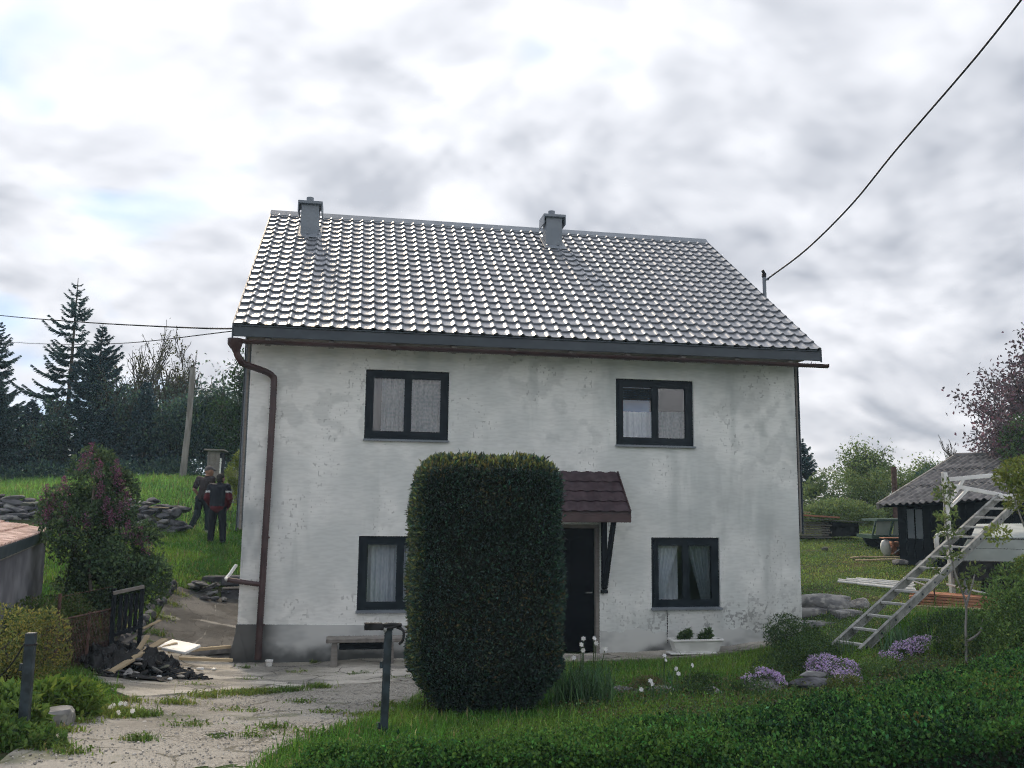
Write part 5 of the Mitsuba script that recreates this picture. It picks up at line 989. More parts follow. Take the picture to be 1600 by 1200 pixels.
def cable(name, label, pts, rad): return one(name, label, 'cable', tube(bez(pts, 12), rad, 6), 'black_sheet', 40)
cable('power_cable', 'thick black overhead cable rising from the roof mast to the upper right', [(9.955, 1.75, 7.12), (10.02, .27, 7.32), (10.21, -1.0, 7.78), (10.36, -2.13, 8.34), (10.54, -3.38, 8.92), (10.63, -3.99, 9.22), (10.72, -4.65, 9.58), (10.81, -5.31, 10.0), (11.0, -6.6, 10.9)], .016)
def sagged(a, b, sag, n=7):
    t = np.linspace(0, 1, n)[:, None]; p = np.asarray(a) * (1 - t) + np.asarray(b) * t; p[:, 2] -= sag * 4 * (t * (1 - t))[:, 0]; return list(p)
cable('power_cable', 'upper thin cable running from the left eaves corner to the left', [(-.25, -.35, 5.30), (-.40, .10, 5.27)] + sagged((-.46, .2, 5.27), (-16.1, 27.5, 10.83), .10)[1:], .014)
cable('power_cable', 'lower thin cable running from the left eaves corner to the left', [(-.25, -.35, 5.15)] + sagged((-.34, .11, 5.16), (-16.0, 27.5, 9.85), .34)[1:], .009)

# ------------------------------------------------------------------ things at the facade
BN = thing('bench', 'weathered grey wooden bench against the house wall', 'bench'); zb_ = -.045
part(BN, 'seat', box2((1.38, -.56, .325), (2.56, -.20, .385), .01), 'grey_wood')
for x in (1.50, 2.36): part(BN, 'leg', trimesh.convex.convex_hull(np.array([(x + a, y, z) for z, yy, w in ((zb_, .16, .065), (.323, .14, .05)) for y in (-.38 - yy, -.38 + yy) for a in (-w + .02, w)])), 'grey_wood')
part(BN, 'rail', box2((1.58, -.40, .20), (2.32, -.36, .30), .006), 'dark_wood')
cp = thing('flowerpot', 'small white plastic pot standing by the downpipe', 'pot')
def lathe(prof, n=24): return trimesh.creation.revolve(np.array(prof), sections=n)
part(cp, 'pot', move(lathe([(.0, 0), (.040, 0), (.052, .075), (.060, .076), (.060, .098), (.053, .098), (.046, .012), (0, .012)]), (.535, -.33, z1(.535, -.33) + .04)), 'white_paint', 40)
PB = thing('planter_box', 'long white plastic planter standing by the house wall', 'planter'); zp = z1(7.4, -.36) + .045
def trough(z0, z1_, a0, b0, a1, b1): return trimesh.convex.convex_hull(np.array([(7.42 + sx * a, -.36 + sy * b, z) for z, a, b in ((z0, a0, b0), (z1_, a1, b1)) for sx in (-1, 1) for sy in (-1, 1)]))
bmm = MB(); o_ = Polygon([(-1, -1), (1, -1), (1, 1), (-1, 1)])
for (z, a, b, a2, b2, zz2) in ((zp + .03, .37, .095, .425, .125, zp + .21),):
    outer0 = np.array([(-a, -b, z), (a, -b, z), (a, b, z), (-a, b, z)]); outer1 = np.array([(-a2, -b2, zz2), (a2, -b2, zz2), (a2, b2, zz2), (-a2, b2, zz2)]); inner1 = outer1 * [.965, .88, 1]; inner0 = outer0 * [.965, .88, 1] + [0, 0, .10]
    v = np.vstack([outer0, outer1, inner1, inner0]) + [7.42, -.36, 0]; f = [(0, 3, 2, 1)]
    for s_ in (0, 4, 8): f += [(s_ + q, s_ + (q + 1) % 4, s_ + 4 + (q + 1) % 4, s_ + 4 + q) for q in range(4)]
    bmm.add(v, np.array(f + [(12, 13, 14, 15)]))
part(PB, 'box', bmm.get(), 'white_paint')
rimm = MB(); 
for sy in (-1, 1): rimm.add(cbox((7.42, -.36 + sy * .130, zp + .222), (.90, .03, .034), .008))
for sx in (-1, 1): rimm.add(cbox((7.42 + sx * .437, -.36, zp + .222), (.03, .23, .034), .008))
part(PB, 'rim', rimm.get(), 'white_paint'); part(PB, 'saucer', cbox((7.34, -.36, zp + .012), (.80, .25, .026), .008), 'white_paint'); part(PB, 'soil', cbox((7.42, -.36, zp + .17), (.81, .20, .03), .01), 'soil')
for t, (x, lb) in enumerate([(7.24, 'left small leafy plant growing in the white planter'), (7.60, 'right small leafy plant growing in the white planter')]): bush('planter_plant', lb, 'plant', [(x, -.36, zp + .26, .13, .08, .08), (x + .05, -.36, zp + .33, .06, .05, .06)], 520, .05, GR, 160 + t, hole=.1, shell=.1)
# stone steps at the right corner of the house
S2 = thing('stone_steps', 'old stone steps climbing beside the right house corner', 'steps'); r = rng(410)
for (x, y, z, s, mt) in [(10.15, .55, .34, (1.15, .5, .16), 'stone'), (10.0, 1.05, .52, (1.0, .5, .18), 'stone'), (10.75, .75, .48, (.5, .6, .22), 'stone'), (10.1, 1.55, .68, (1.0, .5, .16), 'stone'), (10.85, 1.35, .66, (.62, .5, .26), 'stone')]:
    b = trimesh.Trimesh(*(lambda m: (m.vertices, m.faces))(cbox((0, 0, 0), s, .03))).subdivide().subdivide().subdivide(); b.vertices += (meshkit.fbm(np.array(b.vertices) * 6 + x, 3, 2)[:, None] - .5) * .07; put(move(b, (x, y, z)), mt, key_for(S2 + '__block'), 35)
put(move(rotz(rock(418, (1.15, .6, .5)), -.15), (10.55, 1.15, .62)), 'stone', key_for(S2 + '__block'), 35); put(move(rock(419, (.55, .4, .34)), (11.25, .95, .62)), 'stone', key_for(S2 + '__block'), 35)
for t in range(16): put(move(rock(420 + t, tuple(r.uniform(.12, .34, 2)) + (.12,), 1), (9.75 + r.random() * 1.5, .3 + r.random() * .6, .26 + r.random() * .12)), 'stone', key_for(S2 + '__stone'), 30)

# ------------------------------------------------------------------ right yard
scene['rung_metal'] = pr((.36, .36, .34), (.48, .48, .46), s=8., rough=.6, spec=.4)
def ladder():
    k = thing('ladder', 'long grey aluminium ladder leaning up to the white frame', 'ladder'); b = np.array([9.30, -2.18, .30]); t = np.array([14.75, .75, 2.74]); w = np.array([-.22, .41, 0])
    d = unit(t - b); nrm = unit(np.cross(d, w)); nrm = nrm if nrm[2] > 0 else -nrm
    for q in (0, 1):
        o = w * q
        rm_ = MB(); rm_.add(beam(b + o, t + o, .026, .12, .004, up=nrm)); 
        for s_ in (-1, 1): rm_.add(beam(b + o + nrm * .064 * s_, t + o + nrm * .064 * s_, .055, .014, .003, up=nrm))
        part(k, 'rail', rm_.get(), 'aluminium')
    L = np.linalg.norm(t - b); n = 14
    for i in range(n):
        p = b + d * (L * (i + .4) / n); rg = beam(p + nrm * .03 + w * .03, p + nrm * .03 + w * .97, .085, .04, .006, up=(0, 0, 1)); part(k, 'rung', rg, 'rung_metal')
        part(k, 'bolt', tube([p - unit(w) * .014, p - unit(w) * .030], .016, 8), 'fascia_metal')
ladder()
FR = thing('steel_gallows', 'white painted steel frame with braced arms beside the black shed', 'frame')
fz = z1(13.55, 1.45)
part(FR, 'post', beam((13.55, 1.42, fz - .2), (13.44, 1.33, 3.20), .09, .09), 'white_paint'); part(FR, 'post', beam((15.6, .9, fz - .2), (15.6, .9, 3.3), .09, .09), 'white_paint')
part(FR, 'arm', beam((13.47, 1.29, 3.06), (15.6, .86, 3.28), .07, .08), 'white_paint'); part(FR, 'arm', beam((13.47, 1.29, 2.96), (14.55, 1.12, 2.76), .06, .08), 'white_paint'); part(FR, 'arm', beam((14.5, 1.12, 2.75), (15.6, .86, 2.70), .06, .08), 'white_paint')
part(FR, 'brace', beam((13.49, 1.27, 2.62), (13.78, 1.22, 3.06), .055, .055), 'white_paint'); part(FR, 'brace', beam((13.50, 1.27, 2.52), (13.84, 1.21, 2.86), .055, .055), 'white_paint')
part(FR, 'elbow_pipe', tube(bez([(13.22, 1.35, 1.62), (13.20, 1.35, 1.85), (13.26, 1.35, 1.97), (13.45, 1.33, 1.99), (13.7, 1.33, 1.97)], 5), .05, 10), 'white_paint', 40)
# black shed
BS = thing('black_shed', 'black board shed with a corrugated grey roof on the right', 'shed')
rgt = np.array([.984, -.178, 0]); fwx = np.array([.175, .975, 0]); fwx = unit(fwx); th_ = math.radians(48)
U_ = unit(rgt * math.cos(th_) - fwx * math.sin(th_)); V_ = unit(rgt * math.sin(th_) + fwx * math.cos(th_)); A0 = np.array([15.09, 5.45, 0])
def SP(u, v, z): return A0 + U_ * u + V_ * v + np.array([0, 0, z])
r = rng(430); gz0 = 1.02
nb = 26
for t in range(nb):
    u0 = t * .205; light = t in (5, 6, 8, 9)
    if t in (1, 2): part(BS, 'board', beam(SP(u0 + .1, -.0, gz0), SP(u0 + .1, 0, 1.75 if t != 99 else 2), .19, .03, .004, up=V_), 'dark_wood')
    else: part(BS, 'board', beam(SP(u0 + .1, r.normal(0, .006), gz0 - .1), SP(u0 + .1, 0, 2.62 + .06 * u0), .198, .03, .004, up=V_), 'dark_wood')
for u0 in (.215, .42): part(BS, 'window', beam(SP(u0 + .095, .012, 1.76), SP(u0 + .095, .012, 2.47), .165, .02, .003, up=V_), 'clad_metal', label='pale window of the black shed')  # windows are opaque pale grey panels
part(BS, 'gable_wall', trimesh.convex.convex_hull(np.array([SP(u, v, z) for u in (.0, .03) for v, z in ((.03, gz0 - .2), (8.8, gz0 - .2), (8.8, 2.6), (4.4, 3.85), (.03, 2.58))])), 'dark_wood'); part(BS, 'back_wall', trimesh.convex.convex_hull(np.array([SP(u, v, z) for u in (.03, 5.4) for v in (8.7, 8.8) for z in (gz0 - .3, 2.6)])), 'dark_wood'); part(BS, 'footing', beam(SP(0, .05, gz0 - .12), SP(5.3, .05, gz0 - .2), .12, .25, up=(0, 0, 1)), 'stone')
RFS = part(BS, 'roof', trimesh.convex.convex_hull(np.array([SP(u, v, z) for u in (-.25, 5.5) for v, z in ((-.25, 2.53 + .06 * u), (4.4, 3.92), (9.0, 2.6), (4.4, 3.86))])), 'dark_wood')
for row in range(3):
    for cx_ in range(6):
        n = 37; uu = np.linspace(0, 1.0, n); wv = .028 * np.sin(uu * 2 * np.pi * 6); P = []
        for s_ in (0, 1):
            v = -.42 + (row + s_ * 1.07) * 1.62; f_ = (v + .42) / 4.84; u_ = -.28 + cx_ * .97 + uu; zz_ = (2.54 + .06 * u_) * (1 - f_) + 3.98 * f_ + .03 * (1 - s_) + .02; P.append(np.array([SP(a, v, b) for a, b in zip(u_, zz_ + wv)]))
        P.append(P[0] - [0, 0, .012]); kx = np.arange(n - 1); put((np.vstack(P), np.vstack([np.stack([kx, kx + 1, kx + n + 1, kx + n], 1), np.stack([kx + 2 * n, kx + 2 * n + 1, kx + 1, kx], 1)])), 'fibre_sheet', key_for(RFS + '__sheet'), 40)
part(RFS, 'verge_board', beam(SP(-.30, -.45, 2.53), SP(-.30, 4.42, 3.97), .05, .16), 'pole_wood'); part(RFS, 'ridge_cap', tube([SP(-.3, 4.42, 4.0), SP(5.6, 4.42, 4.0)], .09, 10), 'fibre_sheet', 40)
one('stovepipe', 'thin dark stovepipe standing behind the left end of the black shed', 'pipe', tube([(21.6, 15.4, 1.9), (21.6, 15.4, 4.05)], .10, 10), 'rust', 40)
# green truck cabin behind the shed
TC = thing('truck_cabin', 'green cabin with three side windows half hidden by the black shed', 'vehicle'); fg = 'green_paint'; scene['green_paint'] = pr((.035, .075, .062), (.06, .11, .09), s=4., rough=.5)
ca, cb = np.array([16.30, 8.45, 0]), np.array([19.3, 7.6, 0]); cu_ = unit(cb - ca); cv_ = np.array([-cu_[1], cu_[0], 0])
def CP_(u, v, z): return ca + cu_ * u + cv_ * v + np.array([0, 0, z])
part(TC, 'body', trimesh.convex.convex_hull(np.array([CP_(u, v, z) for v in (0, 1.5) for u, z in ((-.06, 1.64), (-.06, 1.74), (3.0, 1.74), (3.0, 1.55))])), fg); part(TC, 'roof', trimesh.convex.convex_hull(np.array([CP_(u, v, z) for v in (0, 1.5) for u, z in ((.10, 2.13), (.10, 2.19), (3.0, 2.22), (3.0, 2.16))])), fg)
for u in (.0, .47, .94, 1.41, 1.88, 2.35): part(TC, 'pillar', beam(CP_(u - .03, .02, 1.74), CP_(u + .08, .02, 2.14), .06, .05), fg)
for u in range(5): part(TC, 'window', np_pane(CP_, u) if False else trimesh.convex.convex_hull(np.array([CP_(u * .47 + a, .05 + b, z) for a, z in ((.06, 1.745), (.44, 1.745), (.50, 2.13), (.12, 2.13)) for b in (0, .01)])), 'pale_glass')
scene['pale_glass'] = pr((.20, .27, .24), (.30, .37, .34), s=3., rough=.25, spec=.6)
part(TC, 'underside', trimesh.convex.convex_hull(np.array([CP_(u, v, z) for v in (.15, 1.35) for u, z in ((.25, 1.30), (.05, 1.63), (3.0, 1.54), (3.0, 1.2))])), 'dark_wood')
for u in (.8, 2.4): part(TC, 'wheel', tube([CP_(u, .02, 1.35), CP_(u, .22, 1.35)], .30, 20), 'black_sheet', 40)
# firewood pile with a white sack, boards
FW = thing('firewood_pile', 'pile of reddish firewood under boards left of the black shed', 'woodpile'); r = rng(440); wa, wu = np.array([15.75, 7.3, 0]), unit(np.array([1.0, -.28, 0]))
for row in range(4):
    for t in range(9):
        p = wa + wu * (.35 + t * .15 + (row % 2) * .07); part(FW, 'log', tube([p + [0, -.03 + r.normal(0, .02), 1.16 + row * .125], p + [.12, .5, 1.16 + row * .125]], r.uniform(.055, .072), 7), 'red_wood' if r.random() < .5 else 'bark', 30)
part(FW, 'cover_board', beam(wa + wu * .1 + [0, .1, 1.70], wa + wu * 1.7 + [0, .1, 1.72], .45, .03), 'red_wood'); part(FW, 'cover_board', beam(wa + wu * .75 + [0, .1, 1.77], wa + wu * 1.8 + [0, .05, 1.74], .3, .03), 'white_paint'); part(FW, 'cover_board', beam(wa + wu * .3 + [0, -.08, 1.3], wa + wu * .62 + [0, -.1, 1.55], .04, .02), 'white_paint')
wsk = rock(445, (.34, .3, .52), 2, .3); one('white_sack', 'bulging white sack at the left end of the firewood pile', 'sack', move(wsk, wa + wu * .14 + [0, -.05, 1.46]), 'white_paint', 35); one('white_bucket', 'small white bucket below the white sack', 'bucket', move(lathe([(0, 0), (.085, 0), (.105, .2), (.095, .2), (.08, .02), (0, .02)]), wa + wu * .12 + [0, -.1, 1.03]), 'white_paint', 40)
for t, (a, b, lb) in enumerate([((14.35, 6.2), (15.35, 5.95), 'pale board lying in the grass in front of the firewood pile'), ((14.9, 6.9), (16.0, 6.2), 'pale board nearest the firewood pile on the grass'), ((14.55, 6.75), (14.75, 6.7), 'short pale board end left of the firewood pile')]): one('board', lb, 'board', beam(gnd(*a, .05), gnd(*b, .07), .14, .035), 'new_wood')
for t, (x, y, s, lb) in enumerate([(15.0, 5.35, (.5, .3, .2), 'flat pale rock at the left foot of the black shed'), (15.4, 5.0, (.36, .3, .26), 'round pale rock at the corner of the black shed'), (14.85, 8.6, (.22, .2, .14), 'small pale rock alone in the upper lawn')]): one('rock', lb, 'rock', move(rock(450 + t, s), (x, y, z1(x, y) + .06)), 'stone', 30)
# timber stack
TS = thing('timber_stack', 'long stack of weathered boards behind the right house corner', 'timber stack'); r = rng(460); ta, tu = np.array([15.2, 11.55, 0]), unit(np.array([1.0, -.13, 0])); zs_ = z1(16.2, 11.3)
for row in range(7):
    z = zs_ + .08 + row * .075
    for q in range(2):
        s0 = r.uniform(-.15, .1); part(TS, 'board', beam(ta + tu * s0 + [0, q * .28 + r.normal(0, .03), z], ta + tu * (1.40 + r.uniform(-.1, .1)) + [0, q * .28 + r.normal(0, .02), z + .0], .26, .05, .006), 'grey_wood' if r.random() < .7 else 'clad_metal')
part(TS, 'tarpaulin', trimesh.convex.convex_hull(np.array([ta + tu * s + [0, y, z] for s, z0, zt in ((1.42, .1, .58), (2.30, .12, .52)) for y in (-.12, .5) for z in (zs_ + z0, zs_ + zt)])), 'black_sheet'); part(TS, 'cover_sheet', beam(ta + tu * -.1 + [0, .1, zs_ + .70], ta + tu * 2.42 + [0, .1, zs_ + .56], .85, .022), 'fibre_sheet')
part(TS, 'cover_sheet', beam(ta + tu * -.1 + [0, .2, zs_ + .80], ta + tu * 1.75 + [0, .2, zs_ + .70], .6, .05), 'red_wood'); part(TS, 'board', beam(ta + tu * -.2 + [0, .1, zs_ + .88], ta + tu * .85 + [0, .1, zs_ + .85], .2, .03), 'new_wood')
# white poles on the lawn
for t, (a, b, lb) in enumerate([((11.72, 2.55), (12.95, 1.75), 'leftmost'), ((11.85, 2.75), (13.05, 1.95), 'second from the left'), ((12.1, 2.85), (13.2, 2.1), 'middle'), ((12.35, 2.9), (13.3, 2.3), 'second from the right'), ((12.0, 2.25), (12.9, 1.65), 'shortest, nearest the ladder')]): one('lawn_pole', 'white pole lying on the lawn left of the ladder, ' + lb, 'pole', tube([gnd(*a, .08), gnd(*b, .09)], .024, 8), 'white_paint', 40, group=None)
# reddish board stack with stakes
RB = thing('board_stack', 'low stack of reddish boards on the lawn behind the ladder', 'timber stack'); ra, ru = np.array([12.35, 1.0, 0]), unit(np.array([1.0, -.62, 0])); rv = np.array([.62, 1.0, 0]) / np.hypot(1, .62); zr = z1(12.9, .6); r = rng(470)
for row in range(4):
    for q in range(3): part(RB, 'board', beam(ra + ru * r.uniform(-.08, .06) + rv * (q * .19) + [0, 0, zr + .06 + row * .06], ra + ru * (1.45 + r.uniform(-.1, .12)) + rv * (q * .19) + [0, 0, zr + .04 + row * .05], .17, .045, .005), 'red_wood')
part(RB, 'bearer', beam(ra + ru * -.25 - rv * .16 + [0, 0, zr + .02], ra + ru * 1.3 - rv * .2 + [0, 0, zr + .02], .10, .03), 'new_wood')
for s_ in (.12, .40): part(RB, 'stake', beam(ra + ru * s_ - rv * .13 + [0, 0, zr - .1], ra + ru * s_ - rv * .13 + [0, 0, zr + .36], .02, .02), 'rust')
for t, (a, b, lb) in enumerate([((13.15, 1.05), (13.85, .45), 'white plank leaning on the far end of the reddish boards'), ((12.6, 1.6), (13.1, 1.4), 'short white plank behind the reddish boards')]): one('plank', lb, 'plank', beam(gnd(*a, .34), gnd(*b, .20), .08, .03), 'white_paint')
# flat trailer with grey sheets
TRL = thing('trailer', 'grey sided flat trailer standing behind the ladder', 'trailer'); la, lu = np.array([13.2, .75, 0]), unit(np.array([1.0, -.55, 0])); lv_ = np.array([.55, 1.0, 0]) / np.hypot(1, .55)
def LP(u, v, z): return la + lu * u + lv_ * v + np.array([0, 0, z])
part(TRL, 'side_board', trimesh.convex.convex_hull(np.array([LP(u, v, z) for v in (0, .03) for u, z in ((0, 1.50), (2.6, 1.50), (2.6, 1.73), (.1, 1.73))])), 'grey_sheet'); part(TRL, 'side_board', trimesh.convex.convex_hull(np.array([LP(u, v, z) for v in (0, .03) for u, z in ((.1, 1.737), (2.6, 1.737), (2.6, 1.93), (.2, 1.90))])), 'grey_sheet'); part(TRL, 'cover', trimesh.convex.convex_hull(np.array([LP(u, v, z) for u, v, z in ((.25, -.03, 1.925), (2.7, -.03, 1.955), (.25, -.03, 1.945), (2.7, -.03, 1.975), (.55, 1.2, 2.16), (2.7, 1.2, 2.22), (.55, 1.2, 2.18), (2.7, 1.2, 2.24))])), 'grey_sheet'); scene['grey_sheet'] = pr((.33, .36, .345), (.45, .48, .46), s=3., rough=.55)
part(TRL, 'chassis', trimesh.convex.convex_hull(np.array([LP(u, v, z) for u in (.0, 2.7) for v in (.06, 1.2) for z in (1.12, 1.48)])), 'black_sheet')
for u in (.75, 2.2): part(TRL, 'wheel', tube([LP(u, .10, .95), LP(u, .32, .95)], .33, 22), 'black_sheet', 40)
part(TRL, 'jack_stand', tube([LP(.12, .05, .6), LP(.12, .05, 1.15)], .03, 8), 'clad_metal', 40)

# ------------------------------------------------------------------ grass, weeds, loose gravel
def blades(xy, h, seed, cols, W=.011, lean=.5):
    r = rng(seed); n = len(xy); z = gz(xy[:, 0], xy[:, 1]); hh = h * np.exp(r.normal(0, .35, n)); th = r.uniform(0, 2 * np.pi, n); ln = np.abs(r.normal(0, lean, n))
    out = np.stack([np.cos(th), np.sin(th), 0 * th], 1); side = np.stack([-np.sin(th), np.cos(th), 0 * th], 1); b = np.concatenate([xy, (z - .01)[:, None]], 1); ww = W * r.uniform(.7, 1.4, n)[:, None]
    mid = b + out * (ln * hh * .3)[:, None] + [0, 0, 1.0] * (hh * .6)[:, None]; tip = b + out * (ln * hh)[:, None] + [0, 0, 1.0] * (hh * (1 - .2 * ln))[:, None]
    v = np.stack([b - side * ww / 2, b + side * ww / 2, mid - side * ww * .4, mid + side * ww * .4, tip], 1).reshape(-1, 3); k = np.arange(n)[:, None] * 5; f = np.concatenate([k + [0, 1, 3], k + [0, 3, 2], k + [2, 3, 4]])
    m = meshkit.fbm(np.concatenate([xy * .9, xy[:, :1] * 0], 1), 3, 77); w = np.clip((m - .35) / .3, 0, 1)[:, None]; c = np.asarray(cols[0]) * (1 - w) + np.asarray(cols[1]) * w; c = c * np.exp(r.normal(0, .25, (n, 1))) * np.exp(r.normal(0, .08, (n, 3)))
    dry = r.random(n) < .06; c[dry] = jitter_col(dry.sum(), (.16, .14, .07), .25, r); return v, f, np.repeat(np.clip(c, .004, .8), 5, 0)
def scatter(poly, n, seed, inset=.0):
    r = rng(seed); P = Polygon(poly); x0, y0, x1, y1 = P.bounds; out = []; got = 0
    while got < n:
        p = r.uniform((x0, y0), (x1, y1), (n * 2, 2)); k = shapely.contains(P, shapely.points(p)) & ~on_hard(p[:, 0], p[:, 1], inset) & ~((p[:, 0] > -.02) & (p[:, 0] < 9.56) & (p[:, 1] > -.05) & (p[:, 1] < 9.3)); out.append(p[k]); got += k.sum()
    return np.concatenate(out)[:n]
GC = ((.038, .092, .018), (.080, .136, .026))
gr = []
gr.append(blades(scatter([(.95, -9.2), (1.0, -7.4), (1.6, -6.0), (2.15, -4.8), (2.6, -3.4), (3.3, -3.0), (4.6, -2.5), (5.0, -.7), (8.2, -.55), (9.4, -.3), (9.6, -1.5), (9.3, -3.2), (8.0, -4.6), (5.0, -5.6), (4.0, -8.2), (2, -8.6)], 72000, 501, .07), .07, 502, GC, .008, .6))
gr.append(blades(scatter([(-1.62, .0), (-1.6, 4.1), (-1.3, 4.5), (-.02, 5.0), (-.02, 9.3), (-.5, 12), (-3.0, 9.2), (-3.2, 6), (-2.6, 1), (-2.6, -.6)], 52000, 503), .085, 504, GC, .012, .6))
gr.append(blades(scatter([(-14, 10.1), (-14, 22), (3, 22), (3, 16), (-.6, 11), (-2.8, 10.0)], 60000, 505), .16, 506, ((.062, .130, .034), (.096, .166, .040)), .022, .7))
gr.append(blades(scatter([(9.6, .2), (9.6, 12), (14, 22), (24, 20), (19, 4), (16, -1), (13, -4.5), (9.5, -4.5)], 115000, 507), .042, 508, ((.078, .126, .034), (.122, .158, .044)), .015, .7))
gr.append(blades(scatter([(-2.6, -9), (-1.0, -9), (-.85, -5), (-1.2, -3.2), (-1.8, -1.4), (-2.6, -1)], 9000, 509, .07), .09, 510, GC, .009, .6))
gr.append(blades(scatter([(-1.62, .6), (-2.4, -3.0), (-3.4, .5), (-6, .8), (-9, 4), (-8.6, 8.8), (-3.0, 8.8), (-2.8, 5)], 30000, 513), .10, 514, GC, .014, .6))
gr.append(blades(scatter([(-1.9, -1.4), (-1.0, -3.3), (-.6, -4.6), (-.75, -5.6), (-1.6, -5.5), (-2.2, -2.5)], 8000, 515, .07), .07, 516, GC, .009, .6))
gr.append(blades(scatter([(9.8, -3.4), (11.5, -3), (12.5, -.2), (10.8, -.6), (9.9, -1.6)], 9000, 511), .22, 512, GC, .010, .5))
put_leaves('grass', gr); labels['grass'] = {'label': 'green grass of the lawns, slopes and verges', 'category': 'grass', 'kind': 'stuff'}
r = rng(520)
def weed_patch(label, pts, n, h, seed, dand=0):
    k = thing('weed_patch', label, 'plant'); r = rng(seed); pts = np.asarray(pts, float); i = r.integers(0, len(pts), n); xy = pts[i, :2] + r.normal(0, 1, (n, 2)) * pts[i, 2:3] * [1, .6]; b = blades(xy, h, seed, ((.05, .085, .02), (.10, .125, .03)), .010, .7); b[0][:, 2] += .03
    m = n // 3; i = r.integers(0, len(pts), m); xy = pts[i, :2] + r.normal(0, 1, (m, 2)) * pts[i, 2:3] * [1, .6]; P = np.concatenate([xy, (gz(xy[:, 0], xy[:, 1]) + .03 + r.random(m) * .03)[:, None]], 1); lf = leaves(P, unit(rdir(r, m) * [1, 1, .3] + [0, 0, .25]), np.tile([0, 0, 1.0], (m, 1)) + rdir(r, m) * .3, r.uniform(.03, .07, m), .02, jitter_col(m, (.06, .09, .025), .3, r)); ex = []
    if dand: q = pts[r.integers(0, len(pts), dand)]; P = np.concatenate([q[:, :2] + r.normal(0, .12, (dand, 2)), np.zeros((dand, 1))], 1); P[:, 2] = gz(P[:, 0], P[:, 1]) + r.uniform(.05, .12, dand); ex = flower_heads(P, .028, r, (.62, .62, .56), 7)
    put_leaves(part_key(k, 'leaves'), [b, lf] + ex)
weed_patch('weeds with pale flower heads growing in the driveway near the stone block', [(-.45, -5.35, .13), (-.30, -5.25, .10), (-.55, -5.1, .09)], 900, .06, 521, 6)
weed_patch('line of grass and weeds across the middle of the driveway', [(.55, -3.35, .12), (.35, -3.5, .14), (.75, -3.25, .10), (.1, -3.8, .12), (1.0, -3.05, .12), (1.35, -2.75, .10), (-.1, -4.4, .12)], 1500, .055, 522)
weed_patch('small weed tuft at the bottom of the driveway', [(.0, -6.7, .08), (-.35, -7.2, .09)], 260, .04, 523)
weed_patch('sparse weeds along the right edge of the driveway', [(1.9, -5.4, .12), (1.4, -6.6, .12), (2.2, -4.6, .12), (1.05, -6.2, .1)], 500, .045, 524)
weed_patch('thin weeds creeping from the left bed over the driveway edge', [(-.72, -5.0, .10), (-.75, -5.7, .10), (-.62, -4.4, .10), (-.70, -6.3, .09), (-1.0, -3.5, .10), (-.62, -7.0, .10)], 900, .05, 525)
weed_patch('grass growing over the left edge of the path', [(-1.5, .4, .10), (-1.45, 1.2, .12), (-1.5, 2.0, .12), (-1.48, 2.8, .12), (-1.5, 3.6, .12)], 800, .07, 528)
weed_patch('fine grass in the cracks at the foot of the house wall', [(1.0, -.9, .10), (1.9, -1.3, .12), (2.5, -1.9, .12), (.4, -1.8, .10), (.2, -.45, .05), (1.2, -.12, .05), (-.2, -2.6, .12)], 420, .035, 526)
weed_patch('low green moss and weeds in the driveway joints near the right gate post', [(1.2, -4.2, .10), (.6, -4.9, .14), (1.5, -5.1, .10), (.3, -5.9, .12), (.9, -6.6, .12)], 520, .03, 527)
# low ground cover in the rock garden
n = 15000; xy = scatter([(4.4, -4.0), (6.2, -3.4), (7.4, -3.3), (8.4, -3.6), (9.4, -3.3), (10.4, -3.2), (10.2, -4.6), (8.2, -5.6), (5.5, -6.4), (3.9, -6.4), (3.9, -5.2)], n, 530); P = np.concatenate([xy, np.zeros((n, 1))], 1); P[:, 2] = gz(xy[:, 0], xy[:, 1]) + r.random(n) ** 2 * .16 * (.3 + meshkit.fbm(P * 1.7, 3, 4)) + .005
put_leaves('ground_cover', leaves(P, unit(rdir(r, n) + [0, 0, .5]), rdir(r, n) + [0, 0, .7], r.uniform(.02, .055, n), .018, jitter_col(n, (.050, .068, .026), .4, r, .3))); labels['ground_cover'] = {'label': 'mixed low ground cover plants of the rock garden', 'category': 'plants', 'kind': 'stuff'}
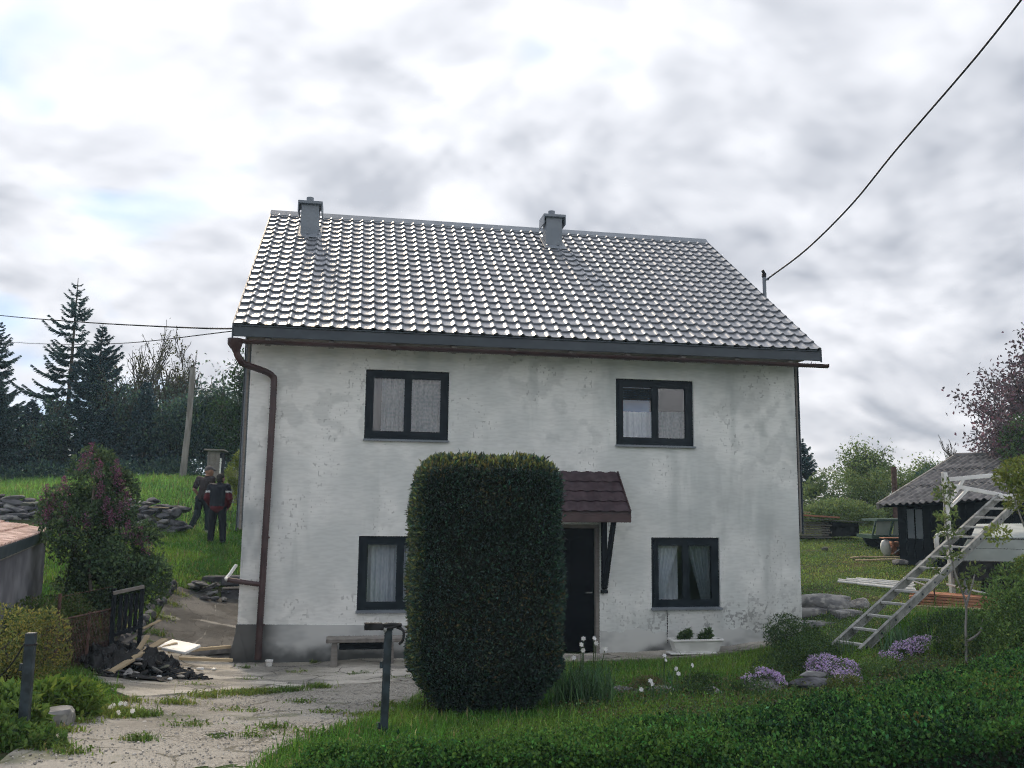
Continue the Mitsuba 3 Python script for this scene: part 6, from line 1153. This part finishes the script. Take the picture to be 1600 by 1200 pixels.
# loose stones
gm = MB(); base_ = [rock(540 + t, (1, 1, .7), 1, .3) for t in range(4)]
for P_, cnt in ((DRIVE, 6500), (APRON, 500)):
    pol = Polygon(P_).buffer(-.03); x0, y0, x1, y1 = pol.bounds; p = r.uniform((x0, y0), (x1, y1), (cnt * 3, 2)); p = p[shapely.contains(pol, shapely.points(p)) & (p[:, 1] > -9)][:cnt]; z = gz(p[:, 0], p[:, 1]) + (.026 if cnt > 1000 else .036)
    sz = np.exp(r.normal(math.log(.0105), .45, len(p))); sz = np.minimum(sz, .05)
    for t in range(4):
        i = np.arange(len(p)) % 4 == t; m = base_[t]; vv = np.asarray(m.vertices); R_ = r.uniform(0, 6.28, i.sum()); c, s = np.cos(R_), np.sin(R_); V = np.stack([vv[None, :, 0] * c[:, None] - vv[None, :, 1] * s[:, None], vv[None, :, 0] * s[:, None] + vv[None, :, 1] * c[:, None], np.tile(vv[None, :, 2], (i.sum(), 1))], -1) * sz[i][:, None, None] + np.concatenate([p[i], z[i][:, None]], 1)[:, None]
        F = (np.asarray(m.faces)[None] + (np.arange(i.sum()) * len(vv))[:, None, None]).reshape(-1, 3); g_ = np.repeat(r.uniform(.18, .46, i.sum())[:, None] * [1, .955, .88], len(vv), 0); gm.add(V.reshape(-1, 3), F, g_)
v, f = gm.get(); put((v, f), 'vertex_paint', 'gravel', False, gm.col()); labels['gravel'] = {'label': 'loose gravel stones scattered over the driveway', 'category': 'gravel', 'kind': 'stuff'}

# ------------------------------------------------------------------ air haze, added to lift the darkest tones
scene['haze_air'] = {'type': 'homogeneous', 'albedo': {'type': 'rgb', 'value': [.94, .955, .965]}, 'sigma_t': {'type': 'rgb', 'value': [.0007, .00095, .00115]}}
scene['haze'] = {'type': 'cube', 'to_world': T().translate([0, 300, 6.0]).scale([1000, 1000, 7.5]), 'bsdf': {'type': 'null'}, 'interior': {'type': 'ref', 'id': 'haze_air'}}
scene['camera']['medium'] = {'type': 'ref', 'id': 'haze_air'}
labels['haze'] = {'label': 'thin bluish air haze added to lift the dark tones', 'category': 'haze', 'kind': 'stuff'}
